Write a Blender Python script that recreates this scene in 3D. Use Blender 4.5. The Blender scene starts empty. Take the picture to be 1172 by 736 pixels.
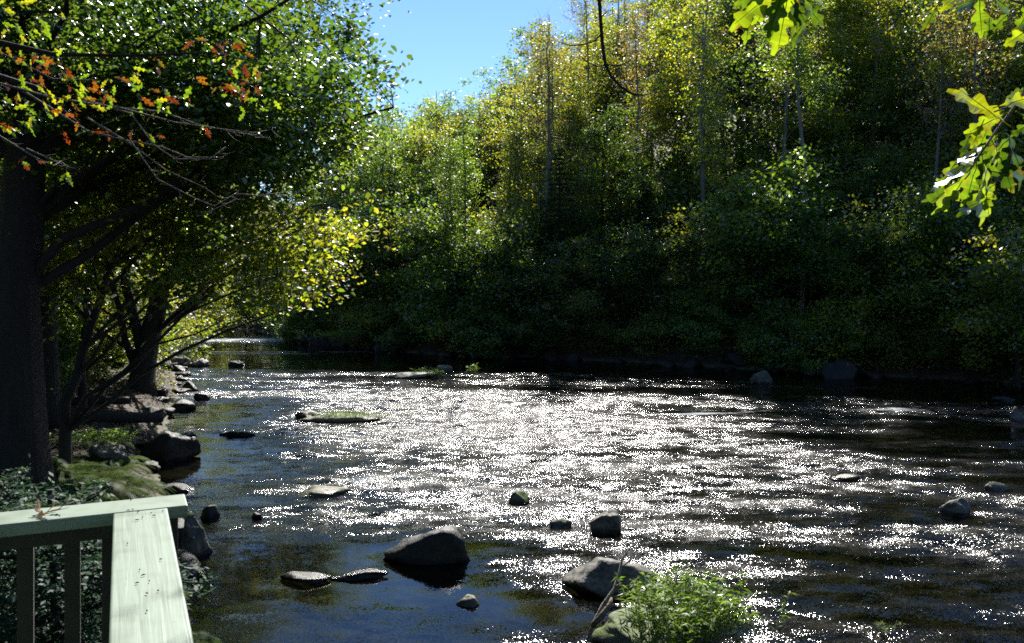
import bpy, math, random
import numpy as np
from mathutils import Vector, noise as mnoise

random.seed(7)
rng = np.random.default_rng(7)
C = bpy.context.scene
COL = C.collection
R = math.radians

# ------------------------------------------------------------------ camera, sky, sun, exposure
H = 4.0                      # eye above the water
F, CX, HY = 975.0, 586.0, 315.0   # focal length, centre and horizon measured on the photograph
cam = bpy.data.cameras.new("camera"); co = bpy.data.objects.new("camera", cam); COL.objects.link(co)
co.location = (0, 0, H); co.rotation_euler = (R(90), 0, 0)
cam.sensor_width = 36.0; cam.lens = F / 1172 * 36.0
cam.shift_y = -(368 - HY) / 1172
cam.clip_start = 0.05; cam.clip_end = 3000
C.camera = co

SUN_EL, SUN_AZ = 42.0, 2.0   # azimuth to the right of straight ahead
W = bpy.data.worlds.new("World"); C.world = W; W.use_nodes = True
nt = W.node_tree; nt.nodes.clear()
sky = nt.nodes.new("ShaderNodeTexSky"); sky.sky_type = 'NISHITA'; sky.sun_disc = False
sky.sun_elevation = R(SUN_EL); sky.sun_rotation = R(SUN_AZ)
sky.air_density = 1.0; sky.dust_density = 0.0; sky.ozone_density = 7.0; sky.altitude = 600
bg = nt.nodes.new("ShaderNodeBackground"); bg.inputs[1].default_value = 0.070
ow = nt.nodes.new("ShaderNodeOutputWorld")
nt.links.new(sky.outputs[0], bg.inputs[0]); nt.links.new(bg.outputs[0], ow.inputs[0])
sl = bpy.data.lights.new("sun", 'SUN'); sl.energy = 5.0; sl.angle = R(0.55); sl.color = (1.0, 0.955, 0.88)
so = bpy.data.objects.new("sun", sl); COL.objects.link(so)
sd_ = Vector((math.sin(R(SUN_AZ)) * math.cos(R(SUN_EL)), math.cos(R(SUN_AZ)) * math.cos(R(SUN_EL)), math.sin(R(SUN_EL))))
so.rotation_euler = sd_.to_track_quat('Z', 'Y').to_euler()
so.location = sd_ * 50
vs = C.view_settings
vs.view_transform = 'Standard'; vs.look = 'None'; vs.gamma = 1; vs.use_curve_mapping = False; vs.exposure = 1.42
cy = C.cycles
cy.max_bounces = 6; cy.diffuse_bounces = 3; cy.glossy_bounces = 3; cy.transmission_bounces = 3; cy.transparent_max_bounces = 8
cy.use_denoising = False
cy.caustics_reflective = False; cy.caustics_refractive = False
cy.sample_clamp_indirect = 3.0
cy.pixel_filter_type = 'BLACKMAN_HARRIS'; cy.filter_width = 1.7

# ------------------------------------------------------------------ helpers
def at(px, py, z=0.0):
    d = (H - z) * F / (py - HY)
    return Vector(((px - CX) / F * d, d, z))
def atd(px, py, d):
    return Vector(((px - CX) / F * d, d, H + (HY - py) / F * d))
def tag(o, label=None, cat=None, group=None, kind=None):
    if label: o['label'] = label
    if cat: o['category'] = cat
    if group: o['group'] = group
    if kind: o['kind'] = kind
    return o
def empty(name, loc):
    o = bpy.data.objects.new(name, None); COL.objects.link(o); o.location = loc; o.empty_display_size = 0.2
    return o
def link(name, me, mat=None, parent=None, loc=(0, 0, 0)):
    if mat is not None and len(me.materials) == 0: me.materials.append(mat)
    o = bpy.data.objects.new(name, me); COL.objects.link(o); o.location = loc
    if parent: o.parent = parent
    return o
def mesh_np(name, V, faces_flat, nper, smooth=False, col=None, attr=None):
    """V (n,3); faces_flat flat vertex indices; nper: int or array of loop counts."""
    me = bpy.data.meshes.new(name)
    V = np.asarray(V, dtype=np.float32); faces_flat = np.asarray(faces_flat, dtype=np.int32).ravel()
    if np.isscalar(nper):
        nf = len(faces_flat) // nper; tot = np.full(nf, nper, np.int32)
    else:
        tot = np.asarray(nper, np.int32); nf = len(tot)
    start = np.concatenate([[0], np.cumsum(tot)[:-1]]).astype(np.int32)
    me.vertices.add(len(V)); me.vertices.foreach_set('co', V.ravel())
    me.loops.add(len(faces_flat)); me.loops.foreach_set('vertex_index', faces_flat)
    me.polygons.add(nf); me.polygons.foreach_set('loop_start', start); me.polygons.foreach_set('loop_total', tot)
    if smooth: me.polygons.foreach_set('use_smooth', np.ones(nf, bool))
    if col is not None:
        a = me.color_attributes.new('tint', 'FLOAT_COLOR', 'POINT')
        c4 = np.ones((len(V), 4), np.float32); c4[:, :3] = col
        a.data.foreach_set('color', c4.ravel())
    if attr:
        for k, v in attr.items():
            a = me.attributes.new(k, 'FLOAT', 'POINT'); a.data.foreach_set('value', np.asarray(v, np.float32).ravel())
    me.update(); me.validate()
    return me

class MB:
    def __init__(s): s.v = []; s.f = []
    def box(s, p0, ax, ay, az):
        """box from corner p0 along three edge vectors"""
        b = len(s.v); p0, ax, ay, az = map(Vector, (p0, ax, ay, az))
        for k in (0, 1):
            for j in (0, 1):
                for i in (0, 1): s.v.append(p0 + ax * i + ay * j + az * k)
        for q in ((0, 2, 3, 1), (4, 5, 7, 6), (0, 1, 5, 4), (1, 3, 7, 5), (3, 2, 6, 7), (2, 0, 4, 6)):
            s.f.append([b + t for t in q])
    def tube(s, pts, rad, n=6, cap=True):
        pts = [Vector(p) for p in pts]; m = len(pts)
        if not hasattr(rad, '__len__'): rad = [rad] * m
        b = len(s.v)
        up = Vector((0, 0, 1)); t0 = (pts[1] - pts[0]).normalized()
        if abs(t0.dot(up)) > 0.95: up = Vector((1, 0, 0))
        u = t0.cross(up).normalized()
        for i, p in enumerate(pts):
            t = (pts[min(i + 1, m - 1)] - pts[max(i - 1, 0)])
            if t.length < 1e-9: t = t0.copy()
            t.normalize()
            u = (u - t * u.dot(t))
            if u.length < 1e-6: u = t.orthogonal()
            u.normalize(); w = t.cross(u)
            for k in range(n):
                a = 2 * math.pi * k / n
                s.v.append(p + (u * math.cos(a) + w * math.sin(a)) * rad[i])
        for i in range(m - 1):
            for k in range(n):
                s.f.append([b + i * n + k, b + i * n + (k + 1) % n, b + (i + 1) * n + (k + 1) % n, b + (i + 1) * n + k])
        if cap:
            s.f.append([b + (m - 1) * n + k for k in range(n)])
            s.f.append([b + k for k in reversed(range(n))])
    def me(s, name, smooth=True, bevel=0.0):
        m = bpy.data.meshes.new(name); m.from_pydata([tuple(v) for v in s.v], [], s.f)
        if smooth:
            m.polygons.foreach_set('use_smooth', [True] * len(m.polygons))
        m.update(); return m
    def build(s, name, mat, parent=None, loc=(0, 0, 0), smooth=True, bevel=0.0):
        o = link(name, s.me(name, smooth), mat, parent, loc)
        if bevel:
            md = o.modifiers.new('bevel', 'BEVEL'); md.width = bevel; md.segments = 2; md.limit_method = 'ANGLE'
        return o

def vnoise2(x, y, seed=0):
    """smooth gradient-like value noise, vectorised, range about -1..1"""
    x = np.asarray(x, float); y = np.asarray(y, float)
    xi = np.floor(x).astype(np.int64); yi = np.floor(y).astype(np.int64); fx = x - xi; fy = y - yi
    fx = fx * fx * fx * (fx * (fx * 6 - 15) + 10); fy = fy * fy * fy * (fy * (fy * 6 - 15) + 10)
    def h(a, b):
        n = (a * 374761393 + b * 668265263 + seed * 974634777) & 0xFFFFFFFF
        n = ((n ^ (n >> 13)) * 1274126177) & 0xFFFFFFFF
        return ((n ^ (n >> 16)) & 0xFFFF) / 32767.5 - 1
    return (h(xi, yi) * (1 - fx) + h(xi + 1, yi) * fx) * (1 - fy) + (h(xi, yi + 1) * (1 - fx) + h(xi + 1, yi + 1) * fx) * fy
def fbm(x, y, oct=4, seed=0):
    s = 0; a = 1; t = 0
    for k in range(oct):
        s = s + a * vnoise2(x * 2 ** k + 13.7 * k, y * 2 ** k - 7.3 * k, seed + k); t += a; a *= 0.5
    return s / t
def sstep(a, b, x):
    t = np.clip((np.asarray(x, float) - a) / (b - a), 0, 1); return t * t * (3 - 2 * t)

# ------------------------------------------------------------------ materials
def newmat(name):
    m = bpy.data.materials.new(name); m.use_nodes = True; n = m.node_tree.nodes; n.clear()
    out = n.new('ShaderNodeOutputMaterial'); return m, n, m.node_tree.links, out
def N(n, t, **kw):
    x = n.new(t)
    for k, v in kw.items():
        if k.startswith('i_'):
            k2 = k[2:]; x.inputs[int(k2) if k2.isdigit() else k2.replace('_', ' ')].default_value = v
        else: setattr(x, k, v)
    return x
def ramp(n, stops):
    r = n.new('ShaderNodeValToRGB'); e = r.color_ramp.elements
    e[0].position, e[0].color = stops[0][0], (*stops[0][1], 1)
    e[1].position, e[1].color = stops[-1][0], (*stops[-1][1], 1)
    for p, c in stops[1:-1]:
        q = e.new(p); q.color = (*c, 1)
    return r

def leaf_mat(name, trans=(1.7, 1.6, 0.5), rough=0.38, spec=0.5, tfac=0.5):
    m, n, L, out = newmat(name)
    a = N(n, 'ShaderNodeAttribute', attribute_name='tint')
    oi = N(n, 'ShaderNodeObjectInfo')
    mr = N(n, 'ShaderNodeMapRange'); mr.inputs[3].default_value = 0.78; mr.inputs[4].default_value = 1.25
    L.new(oi.outputs['Random'], mr.inputs[0])
    sc = N(n, 'ShaderNodeVectorMath', operation='SCALE'); L.new(a.outputs['Color'], sc.inputs[0]); L.new(mr.outputs[0], sc.inputs['Scale'])
    tr = N(n, 'ShaderNodeVectorMath', operation='MULTIPLY'); tr.inputs[1].default_value = trans
    L.new(sc.outputs[0], tr.inputs[0])
    d = N(n, 'ShaderNodeBsdfDiffuse'); t = N(n, 'ShaderNodeBsdfTranslucent')
    L.new(sc.outputs[0], d.inputs[0]); L.new(tr.outputs[0], t.inputs[0])
    mx = N(n, 'ShaderNodeMixShader'); mx.inputs[0].default_value = tfac
    L.new(d.outputs[0], mx.inputs[1]); L.new(t.outputs[0], mx.inputs[2])
    g = N(n, 'ShaderNodeBsdfGlossy'); g.inputs['Roughness'].default_value = rough; g.inputs[0].default_value = (1, 1, 1, 1)
    fr = N(n, 'ShaderNodeFresnel'); fr.inputs[0].default_value = 1.42
    ml = N(n, 'ShaderNodeMath', operation='MULTIPLY'); ml.inputs[1].default_value = spec; L.new(fr.outputs[0], ml.inputs[0])
    m2 = N(n, 'ShaderNodeMixShader'); L.new(ml.outputs[0], m2.inputs[0]); L.new(mx.outputs[0], m2.inputs[1]); L.new(g.outputs[0], m2.inputs[2])
    L.new(m2.outputs[0], out.inputs[0])
    return m

def bark_mat(name, c0, c1, scale=6.0):
    m, n, L, out = newmat(name)
    tc = N(n, 'ShaderNodeTexCoord'); mp = N(n, 'ShaderNodeMapping'); mp.inputs['Scale'].default_value = (1, 1, 0.18)
    L.new(tc.outputs['Object'], mp.inputs[0])
    no = N(n, 'ShaderNodeTexNoise'); no.inputs['Scale'].default_value = scale; no.inputs['Detail'].default_value = 6; no.inputs['Roughness'].default_value = 0.7
    L.new(mp.outputs[0], no.inputs['Vector'])
    r = ramp(n, [(0.3, c0), (0.7, c1)]); L.new(no.outputs[0], r.inputs[0])
    p = N(n, 'ShaderNodeBsdfPrincipled'); L.new(r.outputs[0], p.inputs['Base Color']); p.inputs['Roughness'].default_value = 0.85
    b = N(n, 'ShaderNodeBump'); b.inputs['Strength'].default_value = 1.0; b.inputs['Distance'].default_value = 0.09
    L.new(no.outputs[0], b.inputs['Height']); L.new(b.outputs[0], p.inputs['Normal'])
    L.new(p.outputs[0], out.inputs[0]); return m

def rock_mat(name, c0, c1, moss=0.0, rough=0.6):
    m, n, L, out = newmat(name)
    tc = N(n, 'ShaderNodeTexCoord'); oi = N(n, 'ShaderNodeObjectInfo')
    ad = N(n, 'ShaderNodeVectorMath', operation='ADD'); L.new(tc.outputs['Object'], ad.inputs[0])
    cb = N(n, 'ShaderNodeCombineXYZ'); mm = N(n, 'ShaderNodeMath', operation='MULTIPLY'); mm.inputs[1].default_value = 40
    L.new(oi.outputs['Random'], mm.inputs[0]); L.new(mm.outputs[0], cb.inputs[0]); L.new(cb.outputs[0], ad.inputs[1])
    no = N(n, 'ShaderNodeTexNoise'); no.inputs['Scale'].default_value = 3.2; no.inputs['Detail'].default_value = 9; no.inputs['Roughness'].default_value = 0.72
    L.new(ad.outputs[0], no.inputs['Vector'])
    r = ramp(n, [(0.32, c0), (0.55, tuple((a + b) / 2 for a, b in zip(c0, c1))), (0.72, c1)]); L.new(no.outputs[0], r.inputs[0])
    vo = N(n, 'ShaderNodeTexNoise'); vo.inputs['Scale'].default_value = 26; vo.inputs['Detail'].default_value = 4
    L.new(ad.outputs[0], vo.inputs['Vector'])
    spk = ramp(n, [(0.35, (0.55, 0.55, 0.55)), (0.62, (1.15, 1.15, 1.1))]); L.new(vo.outputs[0], spk.inputs[0])
    mu = N(n, 'ShaderNodeMix', data_type='RGBA', blend_type='MULTIPLY'); mu.inputs[0].default_value = 1
    L.new(r.outputs[0], mu.inputs[6]); L.new(spk.outputs[0], mu.inputs[7])
    # moss gathers on the upward side in patches
    ge = N(n, 'ShaderNodeNewGeometry'); sx = N(n, 'ShaderNodeSeparateXYZ'); L.new(ge.outputs['Normal'], sx.inputs[0])
    n2 = N(n, 'ShaderNodeTexNoise'); n2.inputs['Scale'].default_value = 2.3; n2.inputs['Detail'].default_value = 5; L.new(ad.outputs[0], n2.inputs['Vector'])
    s1 = N(n, 'ShaderNodeMath', operation='ADD'); L.new(sx.outputs[2], s1.inputs[0]); L.new(n2.outputs[0], s1.inputs[1])
    mr = N(n, 'ShaderNodeMapRange'); mr.inputs[1].default_value = 1.62 - 0.6 * moss; mr.inputs[2].default_value = 1.74 - 0.6 * moss
    mr.inputs[4].default_value = 1.0 if moss > 0 else 0.0
    L.new(s1.outputs[0], mr.inputs[0])
    m3 = N(n, 'ShaderNodeMix', data_type='RGBA'); L.new(mr.outputs[0], m3.inputs[0]); L.new(mu.outputs[2], m3.inputs[6]); m3.inputs[7].default_value = (0.07, 0.10, 0.018, 1)
    sp = N(n, 'ShaderNodeSeparateXYZ'); L.new(ge.outputs['Position'], sp.inputs[0])      # the splashed, wet foot of a rock is darker and shinier
    wn = N(n, 'ShaderNodeMath', operation='MULTIPLY_ADD'); L.new(no.outputs[0], wn.inputs[0]); wn.inputs[1].default_value = -0.12; L.new(sp.outputs[2], wn.inputs[2])
    wr = N(n, 'ShaderNodeMapRange'); wr.inputs[1].default_value = -0.01; wr.inputs[2].default_value = 0.03; wr.inputs[3].default_value = 0.35; wr.inputs[4].default_value = 1.0; L.new(wn.outputs[0], wr.inputs[0])
    wc = N(n, 'ShaderNodeVectorMath', operation='SCALE'); L.new(m3.outputs[2], wc.inputs[0]); L.new(wr.outputs[0], wc.inputs['Scale'])
    p = N(n, 'ShaderNodeBsdfPrincipled'); L.new(wc.outputs[0], p.inputs['Base Color']); p.inputs['Specular IOR Level'].default_value = 0.22
    rr_ = N(n, 'ShaderNodeMapRange'); rr_.inputs[1].default_value = 0.35; rr_.inputs[2].default_value = 1.0; rr_.inputs[3].default_value = 0.18; rr_.inputs[4].default_value = rough; L.new(wr.outputs[0], rr_.inputs[0]); L.new(rr_.outputs[0], p.inputs['Roughness'])
    b = N(n, 'ShaderNodeBump'); b.inputs['Strength'].default_value = 0.7; b.inputs['Distance'].default_value = 0.05
    L.new(no.outputs[0], b.inputs['Height'])
    b2 = N(n, 'ShaderNodeBump'); b2.inputs['Strength'].default_value = 0.5; b2.inputs['Distance'].default_value = 0.01
    L.new(vo.outputs[0], b2.inputs['Height']); L.new(b.outputs[0], b2.inputs['Normal']); L.new(b2.outputs[0], p.inputs['Normal'])
    L.new(p.outputs[0], out.inputs[0]); return m

M = {}
M['leaf'] = leaf_mat('leaf', trans=(2.9, 2.7, 0.8), rough=0.45, spec=0.10, tfac=0.6)
M['leafnear'] = leaf_mat('leaf_near', trans=(2.1, 1.95, 0.55), rough=0.4, spec=0.22, tfac=0.55)
M['leafthick'] = leaf_mat('thick_leaf', trans=(1.3, 1.35, 0.5), rough=0.4, spec=0.14, tfac=0.5)
M['needle'] = leaf_mat('needle', trans=(1.4, 1.5, 0.7), rough=0.55, spec=0.02, tfac=0.35)
M['fern'] = leaf_mat('fern_leaf', trans=(1.1, 1.2, 0.6), rough=0.5, spec=0.015, tfac=0.4)
M['litter'] = leaf_mat('dry_litter', trans=(1.1, 1.0, 0.9), rough=0.6, spec=0.02, tfac=0.2)
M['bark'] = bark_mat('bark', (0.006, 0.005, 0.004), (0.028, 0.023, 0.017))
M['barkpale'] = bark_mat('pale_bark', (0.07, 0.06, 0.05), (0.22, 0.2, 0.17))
M['deadwood'] = bark_mat('dead_wood', (0.14, 0.115, 0.085), (0.42, 0.38, 0.31), 20)
M['rock'] = rock_mat('river_rock', (0.035, 0.034, 0.03), (0.20, 0.187, 0.16), 0.0)
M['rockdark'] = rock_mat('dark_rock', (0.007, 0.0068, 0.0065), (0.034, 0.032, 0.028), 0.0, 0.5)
M['rockmoss'] = rock_mat('mossy_rock', (0.03, 0.03, 0.026), (0.17, 0.16, 0.13), 1.0)
M['rockflat'] = rock_mat('flat_rock', (0.10, 0.09, 0.07), (0.36, 0.33, 0.27), 0.35)

# painted timber
def paint_mat():
    m, n, L, out = newmat('pale_green_paint')
    tc = N(n, 'ShaderNodeTexCoord'); mp = N(n, 'ShaderNodeMapping'); mp.inputs['Scale'].default_value = (0.6, 14, 14)
    L.new(tc.outputs['UV'], mp.inputs[0])
    no = N(n, 'ShaderNodeTexNoise'); no.inputs['Scale'].default_value = 5; no.inputs['Detail'].default_value = 5; no.inputs['Distortion'].default_value = 0.6
    L.new(mp.outputs[0], no.inputs['Vector'])
    n2 = N(n, 'ShaderNodeTexNoise'); n2.inputs['Scale'].default_value = 9; n2.inputs['Detail'].default_value = 6; L.new(tc.outputs['Object'], n2.inputs['Vector'])
    r = ramp(n, [(0.30, (0.17, 0.21, 0.17)), (0.42, (0.198, 0.248, 0.198)), (0.75, (0.212, 0.264, 0.212))]); L.new(no.outputs[0], r.inputs[0])
    r2 = ramp(n, [(0.28, (0.66, 0.66, 0.6)), (0.5, (.95, .95, .94)), (0.7, (1, 1, 1))]); L.new(n2.outputs[0], r2.inputs[0])
    mu = N(n, 'ShaderNodeMix', data_type='RGBA', blend_type='MULTIPLY'); mu.inputs[0].default_value = 1
    L.new(r.outputs[0], mu.inputs[6]); L.new(r2.outputs[0], mu.inputs[7])
    n3 = N(n, 'ShaderNodeTexNoise'); n3.inputs['Scale'].default_value = 38; n3.inputs['Detail'].default_value = 5; n3.inputs['Roughness'].default_value = .6; L.new(tc.outputs['Object'], n3.inputs['Vector'])
    ad3 = N(n, 'ShaderNodeMath', operation='ADD'); L.new(n3.outputs[0], ad3.inputs[0]); L.new(no.outputs[0], ad3.inputs[1])
    ch = N(n, 'ShaderNodeMapRange'); ch.inputs[1].default_value = 1.30; ch.inputs[2].default_value = 1.34; ch.inputs[4].default_value = .8; L.new(ad3.outputs[0], ch.inputs[0])
    m4 = N(n, 'ShaderNodeMix', data_type='RGBA'); L.new(ch.outputs[0], m4.inputs[0]); L.new(mu.outputs[2], m4.inputs[6]); m4.inputs[7].default_value = (.13, .115, .09, 1)
    p = N(n, 'ShaderNodeBsdfPrincipled'); L.new(m4.outputs[2], p.inputs['Base Color']); p.inputs['Roughness'].default_value = 0.42
    b = N(n, 'ShaderNodeBump'); b.inputs['Strength'].default_value = 0.35; b.inputs['Distance'].default_value = 0.003
    L.new(no.outputs[0], b.inputs['Height']); L.new(b.outputs[0], p.inputs['Normal'])
    L.new(p.outputs[0], out.inputs[0]); return m
M['paint'] = paint_mat()
def shaded_paint():  # near-black green: backlit shade of balusters, posts and under-rails put into the colour
    m, n, L, out = newmat('shaded_green_paint')
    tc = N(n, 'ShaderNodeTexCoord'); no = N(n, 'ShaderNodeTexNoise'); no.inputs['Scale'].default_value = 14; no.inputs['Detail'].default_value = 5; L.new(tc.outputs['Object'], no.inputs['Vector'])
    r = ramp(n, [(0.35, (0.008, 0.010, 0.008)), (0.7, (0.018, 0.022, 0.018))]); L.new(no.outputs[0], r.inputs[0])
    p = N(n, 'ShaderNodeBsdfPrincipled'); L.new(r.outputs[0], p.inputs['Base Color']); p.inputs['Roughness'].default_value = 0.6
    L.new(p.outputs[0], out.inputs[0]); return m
M['shadedpaint'] = shaded_paint()
M['wood'] = bark_mat('weathered_wood', (0.10, 0.075, 0.05), (0.26, 0.20, 0.14), 9)

# ground: forest floor on land, cobbles and silt under water
def ground_mat():
    m, n, L, out = newmat('ground')
    ge = N(n, 'ShaderNodeNewGeometry'); sx = N(n, 'ShaderNodeSeparateXYZ'); L.new(ge.outputs['Position'], sx.inputs[0])
    n1 = N(n, 'ShaderNodeTexNoise'); n1.inputs['Scale'].default_value = 1.3; n1.inputs['Detail'].default_value = 10; n1.inputs['Roughness'].default_value = 0.75
    L.new(ge.outputs['Position'], n1.inputs['Vector'])
    r1 = ramp(n, [(0.3, (0.010, 0.009, 0.005)), (0.5, (0.026, 0.020, 0.011)), (0.7, (0.065, 0.047, 0.026))]); L.new(n1.outputs[0], r1.inputs[0])
    vo = N(n, 'ShaderNodeTexVoronoi'); vo.inputs['Scale'].default_value = 3.4; vo.inputs['Randomness'].default_value = 1
    L.new(ge.outputs['Position'], vo.inputs['Vector'])
    r2 = ramp(n, [(0.0, (0.17, 0.15, 0.085)), (0.45, (0.11, 0.10, 0.05)), (0.8, (0.03, 0.027, 0.015))]); L.new(vo.outputs['Distance'], r2.inputs[0])
    mc = N(n, 'ShaderNodeMix', data_type='RGBA', blend_type='MULTIPLY'); mc.inputs[0].default_value = 0.25
    L.new(r2.outputs[0], mc.inputs[6]); L.new(vo.outputs['Color'], mc.inputs[7])
    mr = N(n, 'ShaderNodeMapRange'); mr.inputs[1].default_value = -0.02; mr.inputs[2].default_value = 0.12; L.new(sx.outputs[2], mr.inputs[0])
    mx = N(n, 'ShaderNodeMix', data_type='RGBA'); L.new(mr.outputs[0], mx.inputs[0]); L.new(mc.outputs[2], mx.inputs[6]); L.new(r1.outputs[0], mx.inputs[7])
    p = N(n, 'ShaderNodeBsdfPrincipled'); L.new(mx.outputs[2], p.inputs['Base Color']); p.inputs['Roughness'].default_value = 0.9
    b = N(n, 'ShaderNodeBump'); b.inputs['Strength'].default_value = 0.8; b.inputs['Distance'].default_value = 0.06
    L.new(n1.outputs[0], b.inputs['Height']); L.new(b.outputs[0], p.inputs['Normal'])
    L.new(p.outputs[0], out.inputs[0]); return m
M['ground'] = ground_mat()

def water_mat():
    m, n, L, out = newmat('river_water')
    ge = N(n, 'ShaderNodeNewGeometry'); a = N(n, 'ShaderNodeAttribute', attribute_name='ripple')
    def layer(scale, vscale, detail, amp):
        mp = N(n, 'ShaderNodeMapping'); mp.inputs['Scale'].default_value = vscale; mp.inputs['Rotation'].default_value = (0, 0, R(-12))
        L.new(ge.outputs['Position'], mp.inputs[0])
        no = N(n, 'ShaderNodeTexNoise'); no.inputs['Scale'].default_value = scale; no.inputs['Detail'].default_value = detail; no.inputs['Roughness'].default_value = 0.6
        L.new(mp.outputs[0], no.inputs['Vector'])
        s = N(n, 'ShaderNodeVectorMath', operation='SUBTRACT'); s.inputs[1].default_value = (0.5, 0.5, 0.5); L.new(no.outputs['Color'], s.inputs[0])
        k = N(n, 'ShaderNodeVectorMath', operation='MULTIPLY'); k.inputs[1].default_value = (amp * 0.85, amp, 0); L.new(s.outputs[0], k.inputs[0])
        return k
    l1 = layer(3.0, (0.55, 1.0, 1.0), 2, 2.5); l2 = layer(44.0, (0.7, 1.0, 1.0), 2, 3.0)
    ad = N(n, 'ShaderNodeVectorMath', operation='ADD'); L.new(l1.outputs[0], ad.inputs[0]); L.new(l2.outputs[0], ad.inputs[1])
    sc = N(n, 'ShaderNodeVectorMath', operation='SCALE'); L.new(ad.outputs[0], sc.inputs[0]); L.new(a.outputs['Fac'], sc.inputs['Scale'])
    a2 = N(n, 'ShaderNodeVectorMath', operation='ADD'); L.new(sc.outputs[0], a2.inputs[0]); L.new(ge.outputs['Normal'], a2.inputs[1])
    no = N(n, 'ShaderNodeVectorMath', operation='NORMALIZE'); L.new(a2.outputs[0], no.inputs[0])
    g = N(n, 'ShaderNodeBsdfGlossy'); rgh = N(n, 'ShaderNodeMapRange'); rgh.inputs[1].default_value = 0.1; rgh.inputs[2].default_value = 1.3; rgh.inputs[3].default_value = 0.04; rgh.inputs[4].default_value = 0.20; L.new(a.outputs['Fac'], rgh.inputs[0]); L.new(rgh.outputs[0], g.inputs['Roughness']); g.inputs[0].default_value = (1, 1, 1, 1); L.new(no.outputs[0], g.inputs['Normal'])
    t = N(n, 'ShaderNodeBsdfTransparent'); t.inputs[0].default_value = (0.20, 0.20, 0.145, 1)
    fr = N(n, 'ShaderNodeFresnel'); fr.inputs[0].default_value = 1.333; L.new(no.outputs[0], fr.inputs['Normal'])
    mx = N(n, 'ShaderNodeMixShader'); L.new(fr.outputs[0], mx.inputs[0]); L.new(t.outputs[0], mx.inputs[1]); L.new(g.outputs[0], mx.inputs[2])
    # a little foam where the water breaks
    fo = N(n, 'ShaderNodeBsdfDiffuse'); fo.inputs[0].default_value = (0.75, 0.78, 0.8, 1)
    af = N(n, 'ShaderNodeAttribute', attribute_name='foam')
    nf = N(n, 'ShaderNodeTexNoise'); nf.inputs['Scale'].default_value = 9; nf.inputs['Detail'].default_value = 9; nf.inputs['Roughness'].default_value = 0.75
    mpf = N(n, 'ShaderNodeMapping'); mpf.inputs['Scale'].default_value = (0.5, 1.2, 1); L.new(ge.outputs['Position'], mpf.inputs[0]); L.new(mpf.outputs[0], nf.inputs['Vector'])
    s1 = N(n, 'ShaderNodeMath', operation='ADD'); L.new(af.outputs['Fac'], s1.inputs[0]); L.new(nf.outputs[0], s1.inputs[1])
    mr = N(n, 'ShaderNodeMapRange'); mr.inputs[1].default_value = 1.0; mr.inputs[2].default_value = 1.35; mr.inputs[4].default_value = 0.7; L.new(s1.outputs[0], mr.inputs[0])
    m2 = N(n, 'ShaderNodeMixShader'); L.new(mr.outputs[0], m2.inputs[0]); L.new(mx.outputs[0], m2.inputs[1]); L.new(fo.outputs[0], m2.inputs[2])
    L.new(m2.outputs[0], out.inputs[0]); return m
M['water'] = water_mat()

# ------------------------------------------------------------------ river outline and terrain
FAR = [(375, 394), (430, 400), (480, 405), (560, 409), (660, 412), (760, 417), (830, 421), (960, 428), (1172, 438)]
far_pts = [at(*p)[:2] for p in FAR]
left_px = [(228, 736), (214, 690), (204, 640), (196, 600), (186, 560), (176, 530), (184, 505), (196, 470), (206, 445), (200, 425), (196, 408), (192, 395)]
left_pts = [at(*p)[:2] for p in left_px]
RIV = ([(-40, 72), (-24, 68), (-17.5, 60), (-14.2, 53)] + [tuple(p) for p in far_pts] +
       [(30, 28), (50, 21), (90, 14), (90, -25), (40, -14), (12, -6), (4, -2.5), (0.6, 1.2), (-1.3, 4.0), (-2.8, 7.0)] +
       [tuple(p) for p in left_pts] + [(-24, 58), (-32, 63), (-42, 66)])
RIV = np.array(RIV, float)
def river_sd(x, y):
    """distance to the river's edge, negative over the water"""
    x = np.asarray(x, float); y = np.asarray(y, float); d = np.full(x.shape, 1e9); ins = np.zeros(x.shape, bool)
    n = len(RIV)
    for i in range(n):
        ax, ay = RIV[i]; bx, by = RIV[(i + 1) % n]; ex, ey = bx - ax, by - ay
        t = np.clip(((x - ax) * ex + (y - ay) * ey) / (ex * ex + ey * ey), 0, 1)
        d = np.minimum(d, np.hypot(x - ax - t * ex, y - ay - t * ey))
        c = ((ay > y) != (by > y)) & (x < (bx - ax) * (y - ay) / ((by - ay) if abs(by - ay) > 1e-9 else 1e-9) + ax)
        ins ^= c
    return np.where(ins, -d, d)
def ground_z(x, y):
    x = np.asarray(x, float); y = np.asarray(y, float)
    sd = river_sd(x, y)
    far = sstep(-2, 2, (y - 45) + 0.75 * (x + 12))
    slope = 0.13 + 0.27 * sstep(-2, 16, x)
    s = np.maximum(sd, 0)
    hill = 0.9 * sstep(0, 1.6, s) + slope * np.maximum(s - 1.0, 0)
    hill = np.where(hill > 26, 26 + (hill - 26) * 0.15, hill) * np.clip(1 - (np.hypot(x, y) - 300) / 300, 0, 1)
    low = 0.45 * sstep(0, 1.2, s) + 0.09 * np.minimum(s, 30) + 0.25 * sstep(2, 5, s)
    land = hill * far + low * (1 - far) + (0.16 * fbm(x * 0.5, y * 0.5, 4, 3)) * sstep(0, 2, s)
    bed = -0.55 * sstep(0, 3.5, -sd) - 0.04 + 0.20 * fbm(x * 0.8, y * 0.8, 4, 11) * sstep(0, 2, -sd)
    return np.where(sd > 0, land, bed)
def gz(x, y): return float(ground_z(np.array([x]), np.array([y]))[0])

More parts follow.
